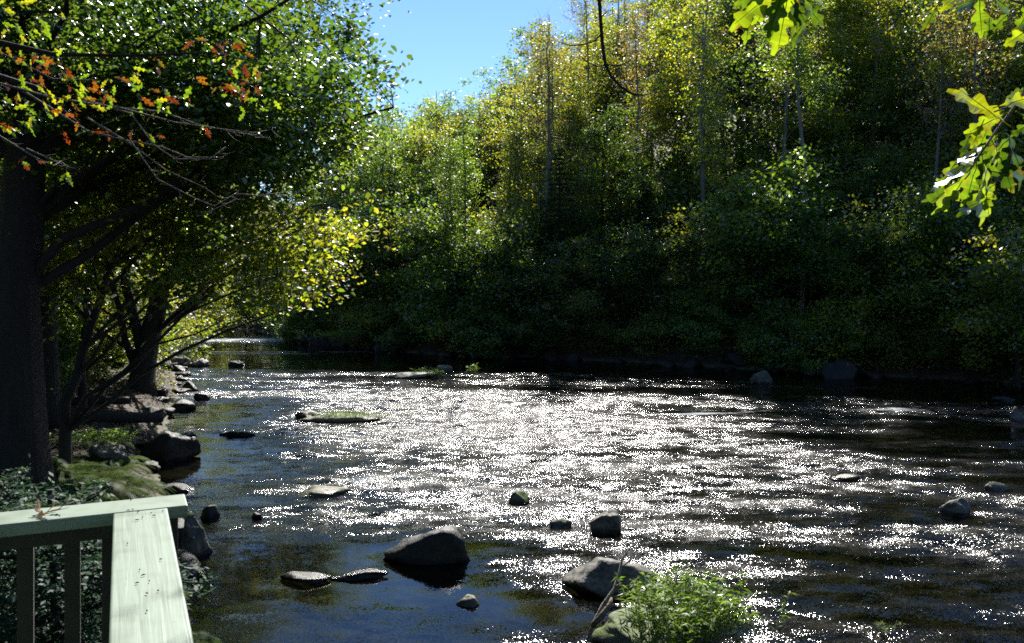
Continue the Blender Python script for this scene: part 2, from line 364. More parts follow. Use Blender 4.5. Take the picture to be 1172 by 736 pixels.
def axis(lo, hi, step, far_lo, far_hi):
    a = list(np.arange(lo, hi + 1e-6, step)); s = step; p = a[-1]
    while p < far_hi: s *= 1.18; p += s; a.append(p)
    s = step; p = a[0]; b = []
    while p > far_lo: s *= 1.18; p -= s; b.append(p)
    return np.array(b[::-1] + a)
def grid(name, xs, ys, zf, smooth=True, attrs=None):
    X, Y = np.meshgrid(xs, ys); Z = zf(X, Y); V = np.stack([X, Y, Z], -1).reshape(-1, 3)
    nx, ny = len(xs), len(ys); i = np.arange(nx - 1)[None, :] + np.arange(ny - 1)[:, None] * nx
    Fq = np.stack([i, i + 1, i + 1 + nx, i + nx], -1).reshape(-1, 4)
    at_ = {k: f(X, Y).ravel() for k, f in attrs.items()} if attrs else None
    return mesh_np(name, V, Fq, 4, smooth, attr=at_)
g = link('ground', grid('ground', axis(-34, 36, 0.4, -900, 900), axis(-8, 66, 0.4, -300, 1200), ground_z), M['ground'])
tag(g, kind='structure')

def ripple(x, y):
    """how rough the surface is: glassy in the pool upstream and in the lee of the left bank, broken over the riffles"""
    yy = y + 0.16 * np.maximum(x, 0) + .5 * fbm(x * .2, y * .2, 2, 61)
    a = fbm(x * 0.12 + 3 + 0.05 * y, yy * 0.46, 4, 21); b = fbm(x * 0.45, yy * 1.7, 4, 5)
    r = 0.13 + 0.95 * sstep(-0.30, 0.18, a) * (0.45 + 0.55 * sstep(-.35, .2, b)) + 0.3 * b
    r = r + 0.60 * np.exp(-((x + 3.0 + .1 * (y - 25)) / 6.0) ** 2 - ((y - 25.5) / 7.5) ** 2)
    r = r + 0.5 * np.exp(-((y - 19.6 - .05 * x - .3 * fbm(x * .8, y * .3, 2, 62)) / .5) ** 2) * sstep(6, 9, x)   # the steepest riffle
    pool = sstep(33.5, 36.5, y + 0.12 * (x + 4) * (x < -4) + 0.35 * np.maximum(x - 2, 0) + 1.2 * fbm(x * .3, y * .3, 2, 9))
    r = r * (1 - pool * 0.95)
    r = r + 1.0 * np.exp(-((y - 52.0 - 0.15 * (x + 15)) / 2.0) ** 2) * (x < -9)      # the little rapid upstream
    r = r + np.exp(-((y - 43.0 + 0.05 * x) / 0.7) ** 2) * sstep(-1, -8, x) * 0.5
    lee = sstep(-3.6, -6.6, x + 0.16 * (y - 16)) * sstep(29, 26, y) * sstep(13.0, 15.5, y)
    r = r * (1 - 0.85 * lee)
    r = r + 0.7 * np.exp(-((y - 21.8 + 0.12 * (x + 6)) / 0.35) ** 2) * sstep(0, -3, x)
    near = sstep(14.5, 10.5, y + 0.10 * x)                                   # quieter water near the deck
    r = r * (1 - 0.35 * near)
    lowl = sstep(0.9, -0.9, x + .5 * fbm(x, y, 2, 77)) * sstep(15.0, 12.0, y + .6 * fbm(x * 1.4, y * 1.4, 2, 78))
    r = r * (1 - 0.80 * lowl)
    return np.clip(r, 0.03, 1.6)
def foam(x, y):
    f = np.zeros_like(x)
    n1 = fbm(x * .45, y * 1.2, 3, 33)
    f += 0.80 * np.exp(-((y - 53.0 - 0.1 * (x + 15)) / 2.2) ** 2) * sstep(-9, -12, x)
    f += 0.55 * np.exp(-((y - 44.0 + 0.05 * x) / 0.5) ** 2) * sstep(-4, -8, x) * (n1 > -.1)
    wv = 0.8 * fbm(x * .35, y * .1, 2, 35)
    for y0, sl, a, x0, x1, wd in ( (24.0, .10, .42, 3, 6, .3), (16.6, .12, .34, 3, 6, .25)):
        f += (a + .5 * n1) * np.exp(-((y - y0 - sl * x - wv) / wd) ** 2) * sstep(x0, x1, x)
    f += 0.42 * np.clip(fbm(x * 0.25, y * 0.8, 4, 31) + .15, 0, 1) * sstep(15, 21, y) * sstep(36, 32, y)
    return f
def water_z(x, y):
    rp = ripple(x, y)
    return rp * (0.05 * fbm(x * 0.9, y * 1.6, 3, 41) + 0.026 * fbm(x * 2.4, y * 4.0, 2, 47)) + 0.012 * fbm(x * .5, y * .9, 2, 51)
w = link('water', grid('water', axis(-16, 22, 0.11, -50, 95), axis(7.5, 46, 0.11, -30, 75), water_z, attrs={'ripple': ripple, 'foam': foam}), M['water'])
tag(w, kind='structure')

# ------------------------------------------------------------------ plants: generators
def palette(name):
    return {
        'green':  [(0.055, 0.10, 0.02), (0.07, 0.12, 0.022), (0.04, 0.08, 0.02), (0.10, 0.14, 0.024)],
        'olive':  [(0.09, 0.125, 0.025), (0.12, 0.145, 0.025), (0.06, 0.10, 0.022), (0.15, 0.15, 0.025)],
        'yellow': [(0.125, 0.155, 0.022), (0.105, 0.14, 0.022), (0.15, 0.15, 0.02), (0.075, 0.11, 0.02)],
        'gold':   [(0.26, 0.15, 0.012), (0.20, 0.15, 0.015), (0.30, 0.11, 0.012), (0.10, 0.12, 0.02)],
        'dull':   [(0.10, 0.10, 0.045), (0.12, 0.10, 0.05), (0.07, 0.085, 0.03), (0.15, 0.10, 0.04)],
        'dark':   [(0.018, 0.048, 0.020), (0.025, 0.06, 0.022), (0.015, 0.04, 0.018), (0.03, 0.065, 0.028)],
        'fresh':  [(0.09, 0.17, 0.03), (0.07, 0.14, 0.025), (0.12, 0.20, 0.035), (0.10, 0.15, 0.03)],
        'blue':   [(0.03, 0.07, 0.045), (0.04, 0.085, 0.05), (0.025, 0.06, 0.04), (0.05, 0.09, 0.05)],
    }[name]
def leaf_cloud(P, size, rg, pal, clump_id, tilt=0.9, aspect=0.6, var=0.35, fold=True, droop=0.25):
    """P (n,3) leaf positions -> folded six-cornered leaves, one colour per leaf"""
    n = len(P)
    nz = np.stack([rg.normal(0, tilt, n), rg.normal(0, tilt, n), np.ones(n)], -1); nz /= np.linalg.norm(nz, axis=1, keepdims=True)
    a = rg.normal(0, 1, (n, 3)); a[:, 2] -= droop; t = a - nz * (a * nz).sum(1, keepdims=True); t /= np.linalg.norm(t, axis=1, keepdims=True) + 1e-9
    b = np.cross(nz, t)
    L = size * rg.uniform(1 - var, 1 + var, n)[:, None]; Wd = L * aspect * 0.5
    if fold:
        up = nz * Wd * 0.35
        V = np.stack([P, P + t * L * 0.35 + b * Wd + up, P + t * L * 0.75 + b * Wd * 0.7 + up * .7, P + t * L, P + t * L * 0.75 - b * Wd * 0.7 + up * .7, P + t * L * 0.35 - b * Wd + up], 1).reshape(-1, 3)
        k = np.arange(n)[:, None] * 6
        Fq = np.concatenate([k + np.array([[0, 1, 2, 3]]), k + np.array([[0, 3, 4, 5]])], 1).reshape(-1, 4); m = 6
    else:
        V = np.stack([P, P + t * L * 0.5 + b * Wd, P + t * L, P + t * L * 0.5 - b * Wd], 1).reshape(-1, 3)
        Fq = (np.arange(n)[:, None] * 4 + np.arange(4)[None]).reshape(-1, 4); m = 4
    pc = np.array(pal); nc = int(clump_id.max()) + 1
    cbase = rg.integers(0, len(pc), nc); pick = np.where(rg.random(n) < 0.65, cbase[clump_id], rg.integers(0, len(pc), n))
    c = pc[pick] * rg.uniform(0.75, 1.3, n)[:, None]
    return V, Fq, np.repeat(c, m, 0)

def in_ellipsoids(ells, n, rg, shell=0.45):
    vol = np.array([e[1][0] * e[1][1] * e[1][2] for e in ells]); pick = rg.choice(len(ells), n, p=vol / vol.sum())
    u = rg.normal(0, 1, (n, 3)); u /= np.linalg.norm(u, axis=1, keepdims=True)
    r = rg.uniform(shell ** 3, 1, n) ** (1 / 3)
    ph = rg.uniform(0, 6.28, 6)
    r = r * (1 + .20 * np.sin(4.3 * u[:, 0] + ph[0] + 2 * u[:, 2]) + .17 * np.sin(5.1 * u[:, 1] + ph[1]) + .15 * np.sin(6.7 * u[:, 2] + ph[2] + 3 * u[:, 0]) + .10 * np.sin(11 * u[:, 0] + ph[3]) * np.sin(9 * u[:, 1] + ph[4]))
    return np.array([e[0] for e in ells])[pick] + u * r[:, None] * np.array([e[1] for e in ells])[pick]

def tree_meshes(name, trunk_pts, r0, ells, nprim, nclump, nleaf, size, pal, seed, sigma=0.42, shell=0.45, fold=False, flat=0.55,
                tilt=0.9, rtip=0.03, aspect=0.6, minz=None, bare=0, stems=None):
    rg = np.random.default_rng(seed); mb = MB()
    tp = [Vector(p) for p in trunk_pts]
    m = 12; samp = []
    for i in range(m + 1):
        f = i / m * (len(tp) - 1); k = min(int(f), len(tp) - 2); q = tp[k].lerp(tp[k + 1], f - k)
        wob = min(r0 * 0.6, .12) * min(i, 3) / 3
        samp.append(q + Vector((rg.normal(0, wob * .5), rg.normal(0, wob * .5), 0)))
    rad = [r0 * (1 - 0.85 * (i / m)) + (r0 * 0.45 if i == 0 else 0) for i in range(m + 1)]
    mb.tube(samp, rad, 9)
    zt = [s.z for s in samp]; nodes = []; nrad = []
    for i in range(4, m + 1): nodes.append(samp[i]); nrad.append(rad[i])
    if stems:
        for st in stems:
            pts = [Vector(p) for p in st[0]]; sm = []
            for i in range(9):
                f = i / 8 * (len(pts) - 1); k = min(int(f), len(pts) - 2); sm.append(pts[k].lerp(pts[k + 1], f - k) + Vector(rg.normal(0, st[1] * .3, 3)) * (i > 0))
            rr = [st[1] * (1 - .8 * i / 8) for i in range(9)]
            mb.tube(sm, rr, 7); nodes += sm[3:]; nrad += rr[3:]
    targ = in_ellipsoids(ells, nprim, rg, 0.6)
    for t in targ:
        t = Vector(t); cand = min(range(2, m + 1), key=lambda i: abs(samp[i].z - (t.z - 0.6 * (t.xy - samp[i].xy).length)) + 0.3 * (t - samp[i]).length)
        a = samp[cand]; d = t - a; mid = a + d * 0.5 + Vector((rg.normal(0, .06), rg.normal(0, .06), 0.12)) * d.length
        ra = max(min(rad[cand] * 0.45, 0.013 * d.length + 0.012), 0.012); pts = []
        for i in range(7):
            s = i / 6; pts.append(a * (1 - s) ** 2 + mid * 2 * s * (1 - s) + t * s * s + Vector(rg.normal(0, 0.012 * d.length, 3)) * (0 < i < 6))
        rr = [ra * (1 - .8 * i / 6) for i in range(7)]; mb.tube(pts, rr, 6, False)
        nodes += pts[2:]; nrad += rr[2:]
    cl = in_ellipsoids(ells, nclump, rg, shell)
    NA = np.array([tuple(p) for p in nodes])
    for c in cl:
        j = int(np.argmin(((NA - c) ** 2).sum(1))); a = Vector(NA[j]); t = Vector(c); d = t - a
        mid = a + d * .5 + Vector((rg.normal(0, .08), rg.normal(0, .08), .08)) * d.length
        rr = min(nrad[j] * .6, .03 + 0 * d.length); rr = max(min(rr, 0.012 + 0.008 * d.length), 0.008)
        mb.tube([a, mid, t], [rr, rr * .7, rr * .35], 4, False)
        for _ in range(bare):
            e = t + Vector(rg.normal(0, 1, 3)) * sigma * 1.5 + Vector((0, 0, sigma)); mb.tube([mid.lerp(t, rg.random()), (t + e) * .5, e], [.010, .007, .004], 3, False)
    trunk = mb.me(name + '_trunk')
    per = rg.gamma(1.8, 1.0, nclump); per = np.maximum((per / per.sum() * nleaf), 3).astype(int)
    cid = np.repeat(np.arange(nclump), per); n = len(cid); sg = sigma * (rg.uniform(.5, 1.5, nclump) * (per / per.mean()) ** .3)[cid]
    off = rg.normal(0, 1, (n, 3)) * sg[:, None]; off[:, 2] = off[:, 2] * flat - 0.12 * np.hypot(off[:, 0], off[:, 1])
    P = cl[cid] + off
    if minz is not None: P[:, 2] = np.maximum(P[:, 2], minz + rg.random(n) * .3)
    V, Fq, c = leaf_cloud(P, size, rg, palette(pal), cid, tilt, aspect, fold=fold)
    crown = mesh_np(name + '_crown', V, Fq, 4, False, c)
    return trunk, crown

def conifer_meshes(name, h, r, nlay, seed, pal='dark', z0=0.12, nl=.13, dens=110):
    rg = np.random.default_rng(seed); mb = MB()
    mb.tube([(0, 0, -.2), (0.03, 0, h * .5), (0, 0, h)], [h * .016 + .02, h * .01, .015], 8)
    Ps = []; ids = []; k = 0
    for i in range(nlay):
        f = i / nlay; z = h * (z0 + (1 - z0) * f ** 0.9); rr = r * (1 - f) ** 0.75 * rg.uniform(.7, 1.1) + .15
        nb = int(5 + 4 * (1 - f)); ph = rg.random() * 6.28
        for b in range(nb):
            a = ph + b * 6.28 / nb + rg.normal(0, .25); ln = rr * rg.uniform(.65, 1.1)
            d = np.array([math.cos(a), math.sin(a), 0.0]); tip = np.array([0, 0, z]) + d * ln + np.array([0, 0, -0.16 * ln + 0.1])
            p1 = np.array([0, 0, z]) + d * ln * .5 + np.array([0, 0, .06 * ln])
            mb.tube([(0, 0, z), tuple(p1), tuple(tip)], [.012 * ln + .008, .01, .004], 4, False)
            n = int(dens * ln); s = rg.beta(1.8, 1.1, n); sd = np.array([-d[1], d[0], 0])
            wdt = 0.30 * ln * (1.15 - s) + .05
            base = (1 - s)[:, None] ** 2 * np.array([0, 0, z]) + (2 * s * (1 - s))[:, None] * p1 + (s * s)[:, None] * tip
            u = rg.uniform(-1, 1, n); P = base + sd * (u * wdt)[:, None]; P[:, 2] += rg.normal(0, .035, n) - .10 * np.abs(u) * wdt
            Ps.append(P); ids.append(np.full(n, k)); k += 1
    P = np.concatenate(Ps); cid = np.concatenate(ids)
    V, Fq, c = leaf_cloud(P, nl, rg, palette(pal), cid, 0.45, 0.42, fold=False)
    return mb.me(name + '_trunk'), mesh_np(name + '_crown', V, Fq, 4, False, c)

PROTO = {}
def reg(key, meshes, h, leaf='leaf', bark='bark'):
    t, c = meshes; t.materials.append(M[bark]); c.materials.append(M[leaf]); PROTO[key] = (t, c, h)
for s, pal in ((0, 'green'), (1, 'olive'), (2, 'green')):
    e = [((0.2, 0, 8.4), (3.3, 3.3, 3.6)), ((-1.4, 1, 6.2), (2.4, 2.4, 2.0)), ((1.6, -1, 6.6), (2.3, 2.3, 2.0)), ((0, 0.4, 11), (1.8, 1.8, 1.8))]
    reg('round%d' % s, tree_meshes('round%d' % s, [(0, 0, -.3), (.2, .1, 4), (0.1, 0, 8), (.3, 0, 12)], .21, e, 24, 210, 15500, .175, pal, 100 + s, .33), 13)
for s, pal in ((0, 'olive'), (1, 'yellow'), (2, 'olive')):
    e = [((0, 0, 14.5), (1.9, 1.9, 4.6)), ((0.3, 0.2, 10.5), (2.2, 2.2, 3.0)), ((-.2, 0, 18), (1.2, 1.2, 2.2))]
    reg('tulip%d' % s, tree_meshes('tulip%d' % s, [(0, 0, -.3), (.15, 0, 6), (-.1, 0.1, 13), (.1, 0, 19.5)], .2, e, 28, 210, 13500, .16, pal, 200 + s, .30, 0.3), 20, 'leaf', 'barkpale')
for s, pal in ((0, 'dull'), (1, 'dull')):
    e = [((0, 0, 16), (1.7, 1.7, 5.0)), ((.2, 0, 20), (1.1, 1.1, 2.4))]
    reg('bare%d' % s, tree_meshes('bare%d' % s, [(0, 0, -.3), (.2, 0, 8), (-.1, 0.1, 15), (.1, 0, 22)], .17, e, 24, 110, 2600 + 1300 * s, .14, pal, 300 + s, .34, .3, bare=3), 22.5, 'leaf', 'barkpale')
for s, pal in ((0, 'green'), (1, 'olive'), (2, 'green')):
    e = [((0, 0, 3.3), (2.4, 2.4, 2.3)), ((.9, -.8, 1.9), (1.8, 1.8, 1.5)), ((-.9, -.3, 4.6), (1.5, 1.5, 1.3))]
    reg('under%d' % s, tree_meshes('under%d' % s, [(0, 0, -.3), (.1, .1, 2), (-.1, 0, 4), (0, 0, 5.6)], .10, e, 18, 150, 11500, .15, pal, 400 + s, .34, .3), 6.2)
e = [((0, 0, 6.8), (2.6, 2.6, 2.7)), ((1, .3, 8.4), (1.8, 1.8, 1.6)), ((-1.3, -.2, 5.5), (1.8, 1.8, 1.3))]
reg('gold0', tree_meshes('gold0', [(0, 0, -.3), (.1, .1, 3), (-.1, 0, 7), (0, 0, 9.6)], .15, e, 18, 120, 9000, .15, 'gold', 501, .38, .35), 10.2)
reg('yellow0', tree_meshes('yellow0', [(0, 0, -.3), (-.1, .1, 3), (.1, 0, 7), (0, 0, 9.6)], .15, e, 18, 130, 11500, .15, 'yellow', 502, .38, .35), 10.2)
for s, pal in ((0, 'green'), (1, 'olive')):
    e = [((0, 0, 1.2), (1.5, 1.5, 1.1)), ((.6, .3, 1.9), (.9, .9, .8))]
    reg('shrub%d' % s, tree_meshes('shrub%d' % s, [(0, 0, -.2), (.05, .05, .8), (0, 0, 1.5), (.1, 0, 2.2)], .04, e, 14, 90, 8000, .12, pal, 600 + s, .24, .2, minz=.02), 2.8)
for s in (0, 1):
    e = [((.4, 0, 12.5), (1.3, 1.3, 5.0)), ((-.5, .2, 16.2), (1.5, 1.3, 1.8)), ((.7, -.3, 9.0), (1.2, 1.1, 1.6))]
    if s: e = [((-.5, .3, 14), (1.5, 1.2, 3.5)), ((.6, 0, 17.2), (1.0, 1.0, 1.6)), ((.9, .4, 11.5), (1.3, 1, 1.1)), ((-.8, -.5, 8.0), (1.1, .9, .8))]
    reg('pole%d' % s, tree_meshes('pole%d' % s, [(0, 0, -.3), (.2, 0, 6), (-.15, 0.1, 12), (.2, 0, 18.5)], .15, e, 22, 80, 4200, .155, ('yellow', 'green')[s], 350 + s, .34, .2, bare=1), 19, 'leaf', 'barkpale')
reg('hemlock0', conifer_meshes('hemlock0', 13, 3.0, 30, 700), 13, 'needle')
reg('hemlock1', conifer_meshes('hemlock1', 11, 2.6, 26, 701, 'blue'), 11, 'needle')

TREES = []   # (root, kind, row, px)
def plant(key, x, y, h=None, rz=None, lean=0.0, name='tree', row='', sx=None):
    t, c, h0 = PROTO[key]
    root = empty(name, (x, y, gz(x, y) - .05))
    s = (h or h0) / h0
    xy = sx if sx else s
    root.scale = (xy, xy, s)
    root.rotation_euler = (lean * random.uniform(-1, 1), lean * random.uniform(-1, 1), random.uniform(0, 6.28) if rz is None else rz)
    link('trunk', t, parent=root); link('crown', c, parent=root)
    TREES.append([root, key, row, CX + F * x / y])
    return root

# ------------------------------------------------------------------ far bank: rows of trees up the slope
SKY = [(200, 120), (430, 108), (480, 96), (545, 112), (572, 92), (600, 52), (640, 22), (700, -30), (800, -50), (900, -95), (1172, -130)]
def sky_y(px): return float(np.interp(px, [p[0] for p in SKY], [p[1] for p in SKY]))
def max_h(x, y):
    px = CX + F * x / y; return H + (HY - sky_y(px)) / F * y - gz(x, y)
def far_line(sdist):
    """points of the far shoreline pushed inland"""
    pts = [(-14.2, 53)] + [tuple(p) for p in far_pts] + [(30, 28), (44, 23)]
    out = []
    for i in range(len(pts) - 1):
        a, b = Vector((*pts[i], 0)), Vector((*pts[i + 1], 0)); n = Vector((-(b - a).y, (b - a).x, 0)).normalized()
        if n.y < 0: n = -n
        out.append((a + n * sdist, b + n * sdist))
    return out
def walk(sdist, step, jit, rr):
    res = []; carry = rr.random() * step
    for a, b in far_line(sdist):
        L = (b - a).length; s = carry
        while s < L:
            p = a.lerp(b, s / L); res.append((p.x + rr.uniform(-jit, jit), p.y + rr.uniform(-jit, jit))); s += step * rr.uniform(.75, 1.25)
        carry = s - L
    return res
rr = random.Random(5)
for x, y in walk(0.5, 2.1, .5, rr):
    plant('shrub%d' % rr.randrange(2), x, y, rr.uniform(1.6, 3.2), name='shrub', row='shore')
for x, y in walk(2.0, 2.7, .8, rr):
    plant('under%d' % rr.choice((0, 1, 2, 0)), x, y, min(rr.uniform(3.4, 8.5), max_h(x, y)), name='understory_tree', row='shore')
for x, y in walk(5.0, 3.4, 1.2, rr):
    px = CX + F * x / y; mh = max_h(x, y)
    k = rr.choice(('under1', 'round0', 'round2', 'hemlock0', 'round1') if px > 560 else ('under1', 'round1', 'yellow0', 'round0'))
    h = min(rr.uniform(7, 11) if 'under' not in k else rr.uniform(6, 8), mh)
    plant(k, x, y, h, name='hemlock_tree' if 'hem' in k else 'broadleaf_tree', row='low')
for x, y in walk(10.5, 5.2, 1.8, rr):
    px = CX + F * x / y; mh = max_h(x, y)
    k = rr.choice(('round0', 'round1', 'round2', 'tulip0', 'round1') if px > 820 else ('round1', 'tulip0', 'tulip1', 'yellow0', 'tulip2', 'round1'))
    plant(k, x, y, min(rr.uniform(10, 15), mh), name='broadleaf_tree', row='mid')
for x, y in walk(17.5, 5.6, 2.2, rr):
    px = CX + F * x / y; mh = max_h(x, y)
    k = rr.choice(('round0', 'round2', 'hemlock1', 'round1', 'tulip0') if px > 840 else ('tulip0', 'tulip1', 'tulip2', 'round1', 'bare1'))
    h = min(rr.uniform(13, 18) if px > 600 else 20, mh * rr.uniform(.85, 1.0))
    if h > 3: plant(k, x, y, h, name='hemlock_tree' if 'hem' in k else 'broadleaf_tree', row='high', sx=max(h / PROTO[k][2], .7))
for x, y in walk(25.0, 5.2, 2.2, rr):
    px = CX + F * x / y; mh = max_h(x, y)
    if px > 880: k = rr.choice(('round0', 'round2', 'round1', 'tulip0'))
    elif px > 575: k = rr.choice(('bare0', 'bare1', 'tulip2', 'bare1', 'tulip0'))
    else: k = rr.choice(('round1', 'tulip1', 'round0', 'round1'))
    h = min(rr.uniform(16, 23) if px > 600 else 22, mh * rr.uniform(.94, 1.08))
    if h > 3: plant(k, x, y, h, name='broadleaf_tree', row='ridge', sx=max(h / PROTO[k][2], .7))
for x, y in walk(34.0, 6.0, 2.5, rr):
    px = CX + F * x / y; mh = max_h(x, y); k = rr.choice(('round1', 'tulip2', 'round0'))
    h = min(rr.uniform(12, 20), mh * rr.uniform(.75, .92))
    if h > 3 and px < 1250: plant(k, x, y, h, name='broadleaf_tree', row='ridge', sx=max(h / PROTO[k][2], .75))
for sdist in (8.0, 20.5):
    for x, y in walk(sdist, 3.6, 1.3, rr):
        k = rr.choice(('under0', 'under1', 'under2')); plant(k, x, y, min(rr.uniform(4.5, 8), max_h(x, y)), name='understory_tree', row='low' if sdist < 9 else 'mid' if sdist < 16 else 'high')
for x, y in walk(21.0, 4.2, 1.5, rr):
    px = CX + F * x / y
    if 330 < px < 640: plant(rr.choice(('round1', 'round0', 'tulip1', 'yellow0')), x, y, max_h(x, y) * rr.uniform(.9, 1.05), name='broadleaf_tree', row='high')
for sdist in (4.0, 9.0, 14.0, 20.0, 27.0):
    for x, y in walk(sdist, 3.9, 1.8, rr):
        px = CX + F * x / y
        if 470 < px < 1250: plant(rr.choice(('pole0', 'pole1', 'pole0', 'bare0')), x, y, min(rr.uniform(13, 22), max_h(x, y) * rr.uniform(.9, 1.1)), lean=.05, name='broadleaf_tree', row='low' if sdist < 8 else 'mid' if sdist < 16 else 'high')
for px, d, k in ((392, 68, 'round0'), (412, 62, 'round1'), (436, 58, 'round0'), (446, 67, 'round1'), (470, 61, 'round1'), (482, 68, 'round0'), (498, 58, 'round0'), (515, 65, 'round1'), (530, 59, 'round1'), (552, 66, 'round0'),
                 (572, 60, 'tulip1'), (590, 67, 'round1'), (425, 70, 'tulip1'), (505, 70, 'tulip1'), (830, 62, 'round1'), (860, 58, 'round0'), (790, 66, 'round1'), (712, 64, 'round1'), (905, 62, 'round1')):
    x = (px - CX) / F * d; plant(k, x, d, max_h(x, d) * rr.uniform(.9, 1.02) if px < 600 else 17, name='broadleaf_tree', row='ridge' if d > 61 else 'high', sx=1.0)
# landmark trees
def landmark(key, px, d, h, label, cat='tree', name='broadleaf_tree', sx=None):
    x = (px - CX) / F * d; r = plant(key, x, d, h, name=name, row='own', sx=sx); r['label'] = label; r['category'] = cat; return r
landmark('gold0', 662, 50, (H + (315 - 172) / F * 50) - gz((662 - CX) / F * 50, 50), 'small tree with an orange and gold top amid the green on the far slope', sx=.75)
landmark('gold0', 455, 50, 6.5, 'yellowing tree with orange leaves overhanging the pool below the blue sky gap', sx=.8)
landmark('yellow0', 925, 44, (H + (315 - 120) / F * 44) - gz((925 - CX) / F * 44, 44), 'bright yellow-green tree lit by the sun against dark trees on the far slope', sx=1.15)
landmark('bare0', 619, 60, (H + (315 - 14) / F * 60) - gz((619 - CX) / F * 60, 60), 'tall thin tree at the edge of the blue sky, left of the dangling bare twig')
landmark('bare1', 742, 56, (H + (315 + 10) / F * 56) - gz((742 - CX) / F * 56, 56), 'tall spindly half-bare tree just right of the dangling bare twig')
landmark('tulip0', 775, 50, 21, 'tall yellow-green tree rising out of the picture right of the dangling bare twig')
landmark('hemlock1', 1010, 47, (H + (315 - 60) / F * 47) - gz((1010 - CX) / F * 47, 47), 'dark blue-green conifer high on the far slope left of the hanging oak leaves', 'conifer', 'hemlock_tree')
landmark('under1', 1165, 30.5, 6.2, 'sunlit pale-leaved small tree on the far bank at the right edge')
landmark('round1', 1125, 39, 13.5, 'olive tree lit by the sun behind the hanging oak leaves at the right')
landmark('hemlock0', 640, 43.5, 9.5, 'dark hemlock with layered drooping boughs at the water edge under the orange-topped tree', 'conifer', 'hemlock_tree')

# ------------------------------------------------------------------ left bank trees
rr = random.Random(11)
def lplant(key, px, py, z=None, h=None, **kw):
    for _ in range(3):
        zz = 0.8 if z is None else z; p = at(px, py, zz); z = gz(p.x, p.y)
    return plant(key, p.x, p.y, h, **kw)
# woods behind the left bank, upstream and on the inside of the bend
for x, y, k, h in [(-27, 66, 'round1', 12), (-22, 72, 'yellow0', 11), (-17, 70, 'round1', 13), (-31, 70, 'tulip1', 16), (-12.5, 64, 'round1', 11), (-36, 60, 'round0', 13),
                   (-26, 52, 'under1', 6), (-24, 45, 'round1', 12), (-30, 47, 'round0', 14), (-22, 38, 'under0', 6), (-19, 33, 'under2', 5.5), (-27, 36, 'round2', 13),
                   (-33, 38, 'tulip0', 18), (-24, 29, 'round0', 12), (-19, 24, 'under1', 6.5), (-28, 24, 'round2', 14), (-16, 19, 'under2', 5), (-21, 17, 'round0', 12),
                   (-15.5, 29, 'under1', 5), (-38, 48, 'round1', 15), (-42, 66, 'round1', 16), (-20, 57, 'under1', 5.5), (-28, 60, 'under1', 6), (-20, 64, 'under0', 6), (-16, 62, 'under1', 6.5), (-24.5, 70, 'under2', 7), (-30, 74, 'under1', 7), (-13, 59, 'under1', 5), (-34, 70, 'under0', 7), (-27, 78, 'round1', 13), (-22, 78, 'under1', 8), (-38, 74, 'round0', 14), (-15, 67, 'round0', 11), (-44, 74, 'round1', 15), (-33, 64, 'under1', 6), (-50, 64, 'round0', 14), (-33, 53, 'round2', 12), (-38, 40, 'round0', 13), (-31, 31, 'under1', 7), (-33, 27, 'round1', 13), (-26, 19, 'round2', 12), (-13, 15, 'under0', 5.5), (-11.8, 18.5, 'under2', 4.2), (-13.8, 22.5, 'under0', 5.0), (-12.6, 28.5, 'under1', 4.5), (-15.5, 25, 'under2', 5.5), (-17, 31, 'under0', 6), (-20, 29, 'under1', 6), (-18, 40, 'under1', 6),
                   (-16.5, 12, 'round2', 11), (-45, 55, 'tulip2', 19), (-36, 80, 'tulip1', 18), (-28, 84, 'tulip2', 18), (-18, 82, 'round1', 14), (-10, 78, 'tulip1', 13), (-5, 72, 'yellow0', 10)]:
    plant(k, x, y, min(h, 60 if y < 50 else max_h(x, y) + 2), name='understory_tree' if 'under' in k else 'broadleaf_tree', row='left' if x < -18 or y < 32 else 'upstream')
for px, py, k, h in [(186, 405, 'shrub0', 1.0), (172, 412, 'shrub1', 1.6), (120, 430, 'shrub0', 1.5), (85, 420, 'shrub1', 2.2), (60, 455, 'shrub0', 1.8), (110, 405, 'shrub1', 2.4),
                     (150, 398, 'shrub0', 2.2), (30, 430, 'shrub0', 2.4)]:
    lplant(k, px, py, h=h, name='shrub', row='left')

for px, d, h in ((338, 51.5, 2.2), (356, 50.8, 1.8), (378, 50.6, 2.4), (398, 49.6, 2.0), (420, 48.5, 2.4), (328, 55, 2.2)):
    plant('shrub%d' % (px % 2), (px - CX) / F * d, d, h, name='shrub', row='shore')

# big dark oak at the edge of the frame
bx, by = -7.35, 12.7; bz = gz(bx, by)
e = [((1.2, 0.5, 6.9), (3.6, 3.4, 1.35)), ((-2.5, 0, 10), (4.2, 3.5, 3.4)), ((3.2, .8, 6.2), (2.3, 2.4, 1.2)), ((4.2, -.4, 6.1), (1.7, 1.8, 1.1)), ((1.0, 2.0, 6.3), (2.9, 2.0, 1.6)), ((-2.5, 0, 13), (3.4, 3.4, 2.0)), ((2.4, 1.2, 5.4), (1.6, 1.6, .9))]
t, c = tree_meshes('oak', [(0, 0, -.4), (0, 0, 3), (0.0, 0.1, 6), (.1, .2, 9), (.4, .2, 13.5)], .44, e, 54, 820, 150000, .10, 'green', 900, .30, .35, fold=True, tilt=.8)
r0 = empty('oak_tree', (bx, by, bz)); tag(r0, 'massive dark-trunked tree behind the cross rail, its crown filling the upper left corner', 'tree')
link('trunk', t, M['bark'], r0); link('crown', c, M['leafthick'], r0)

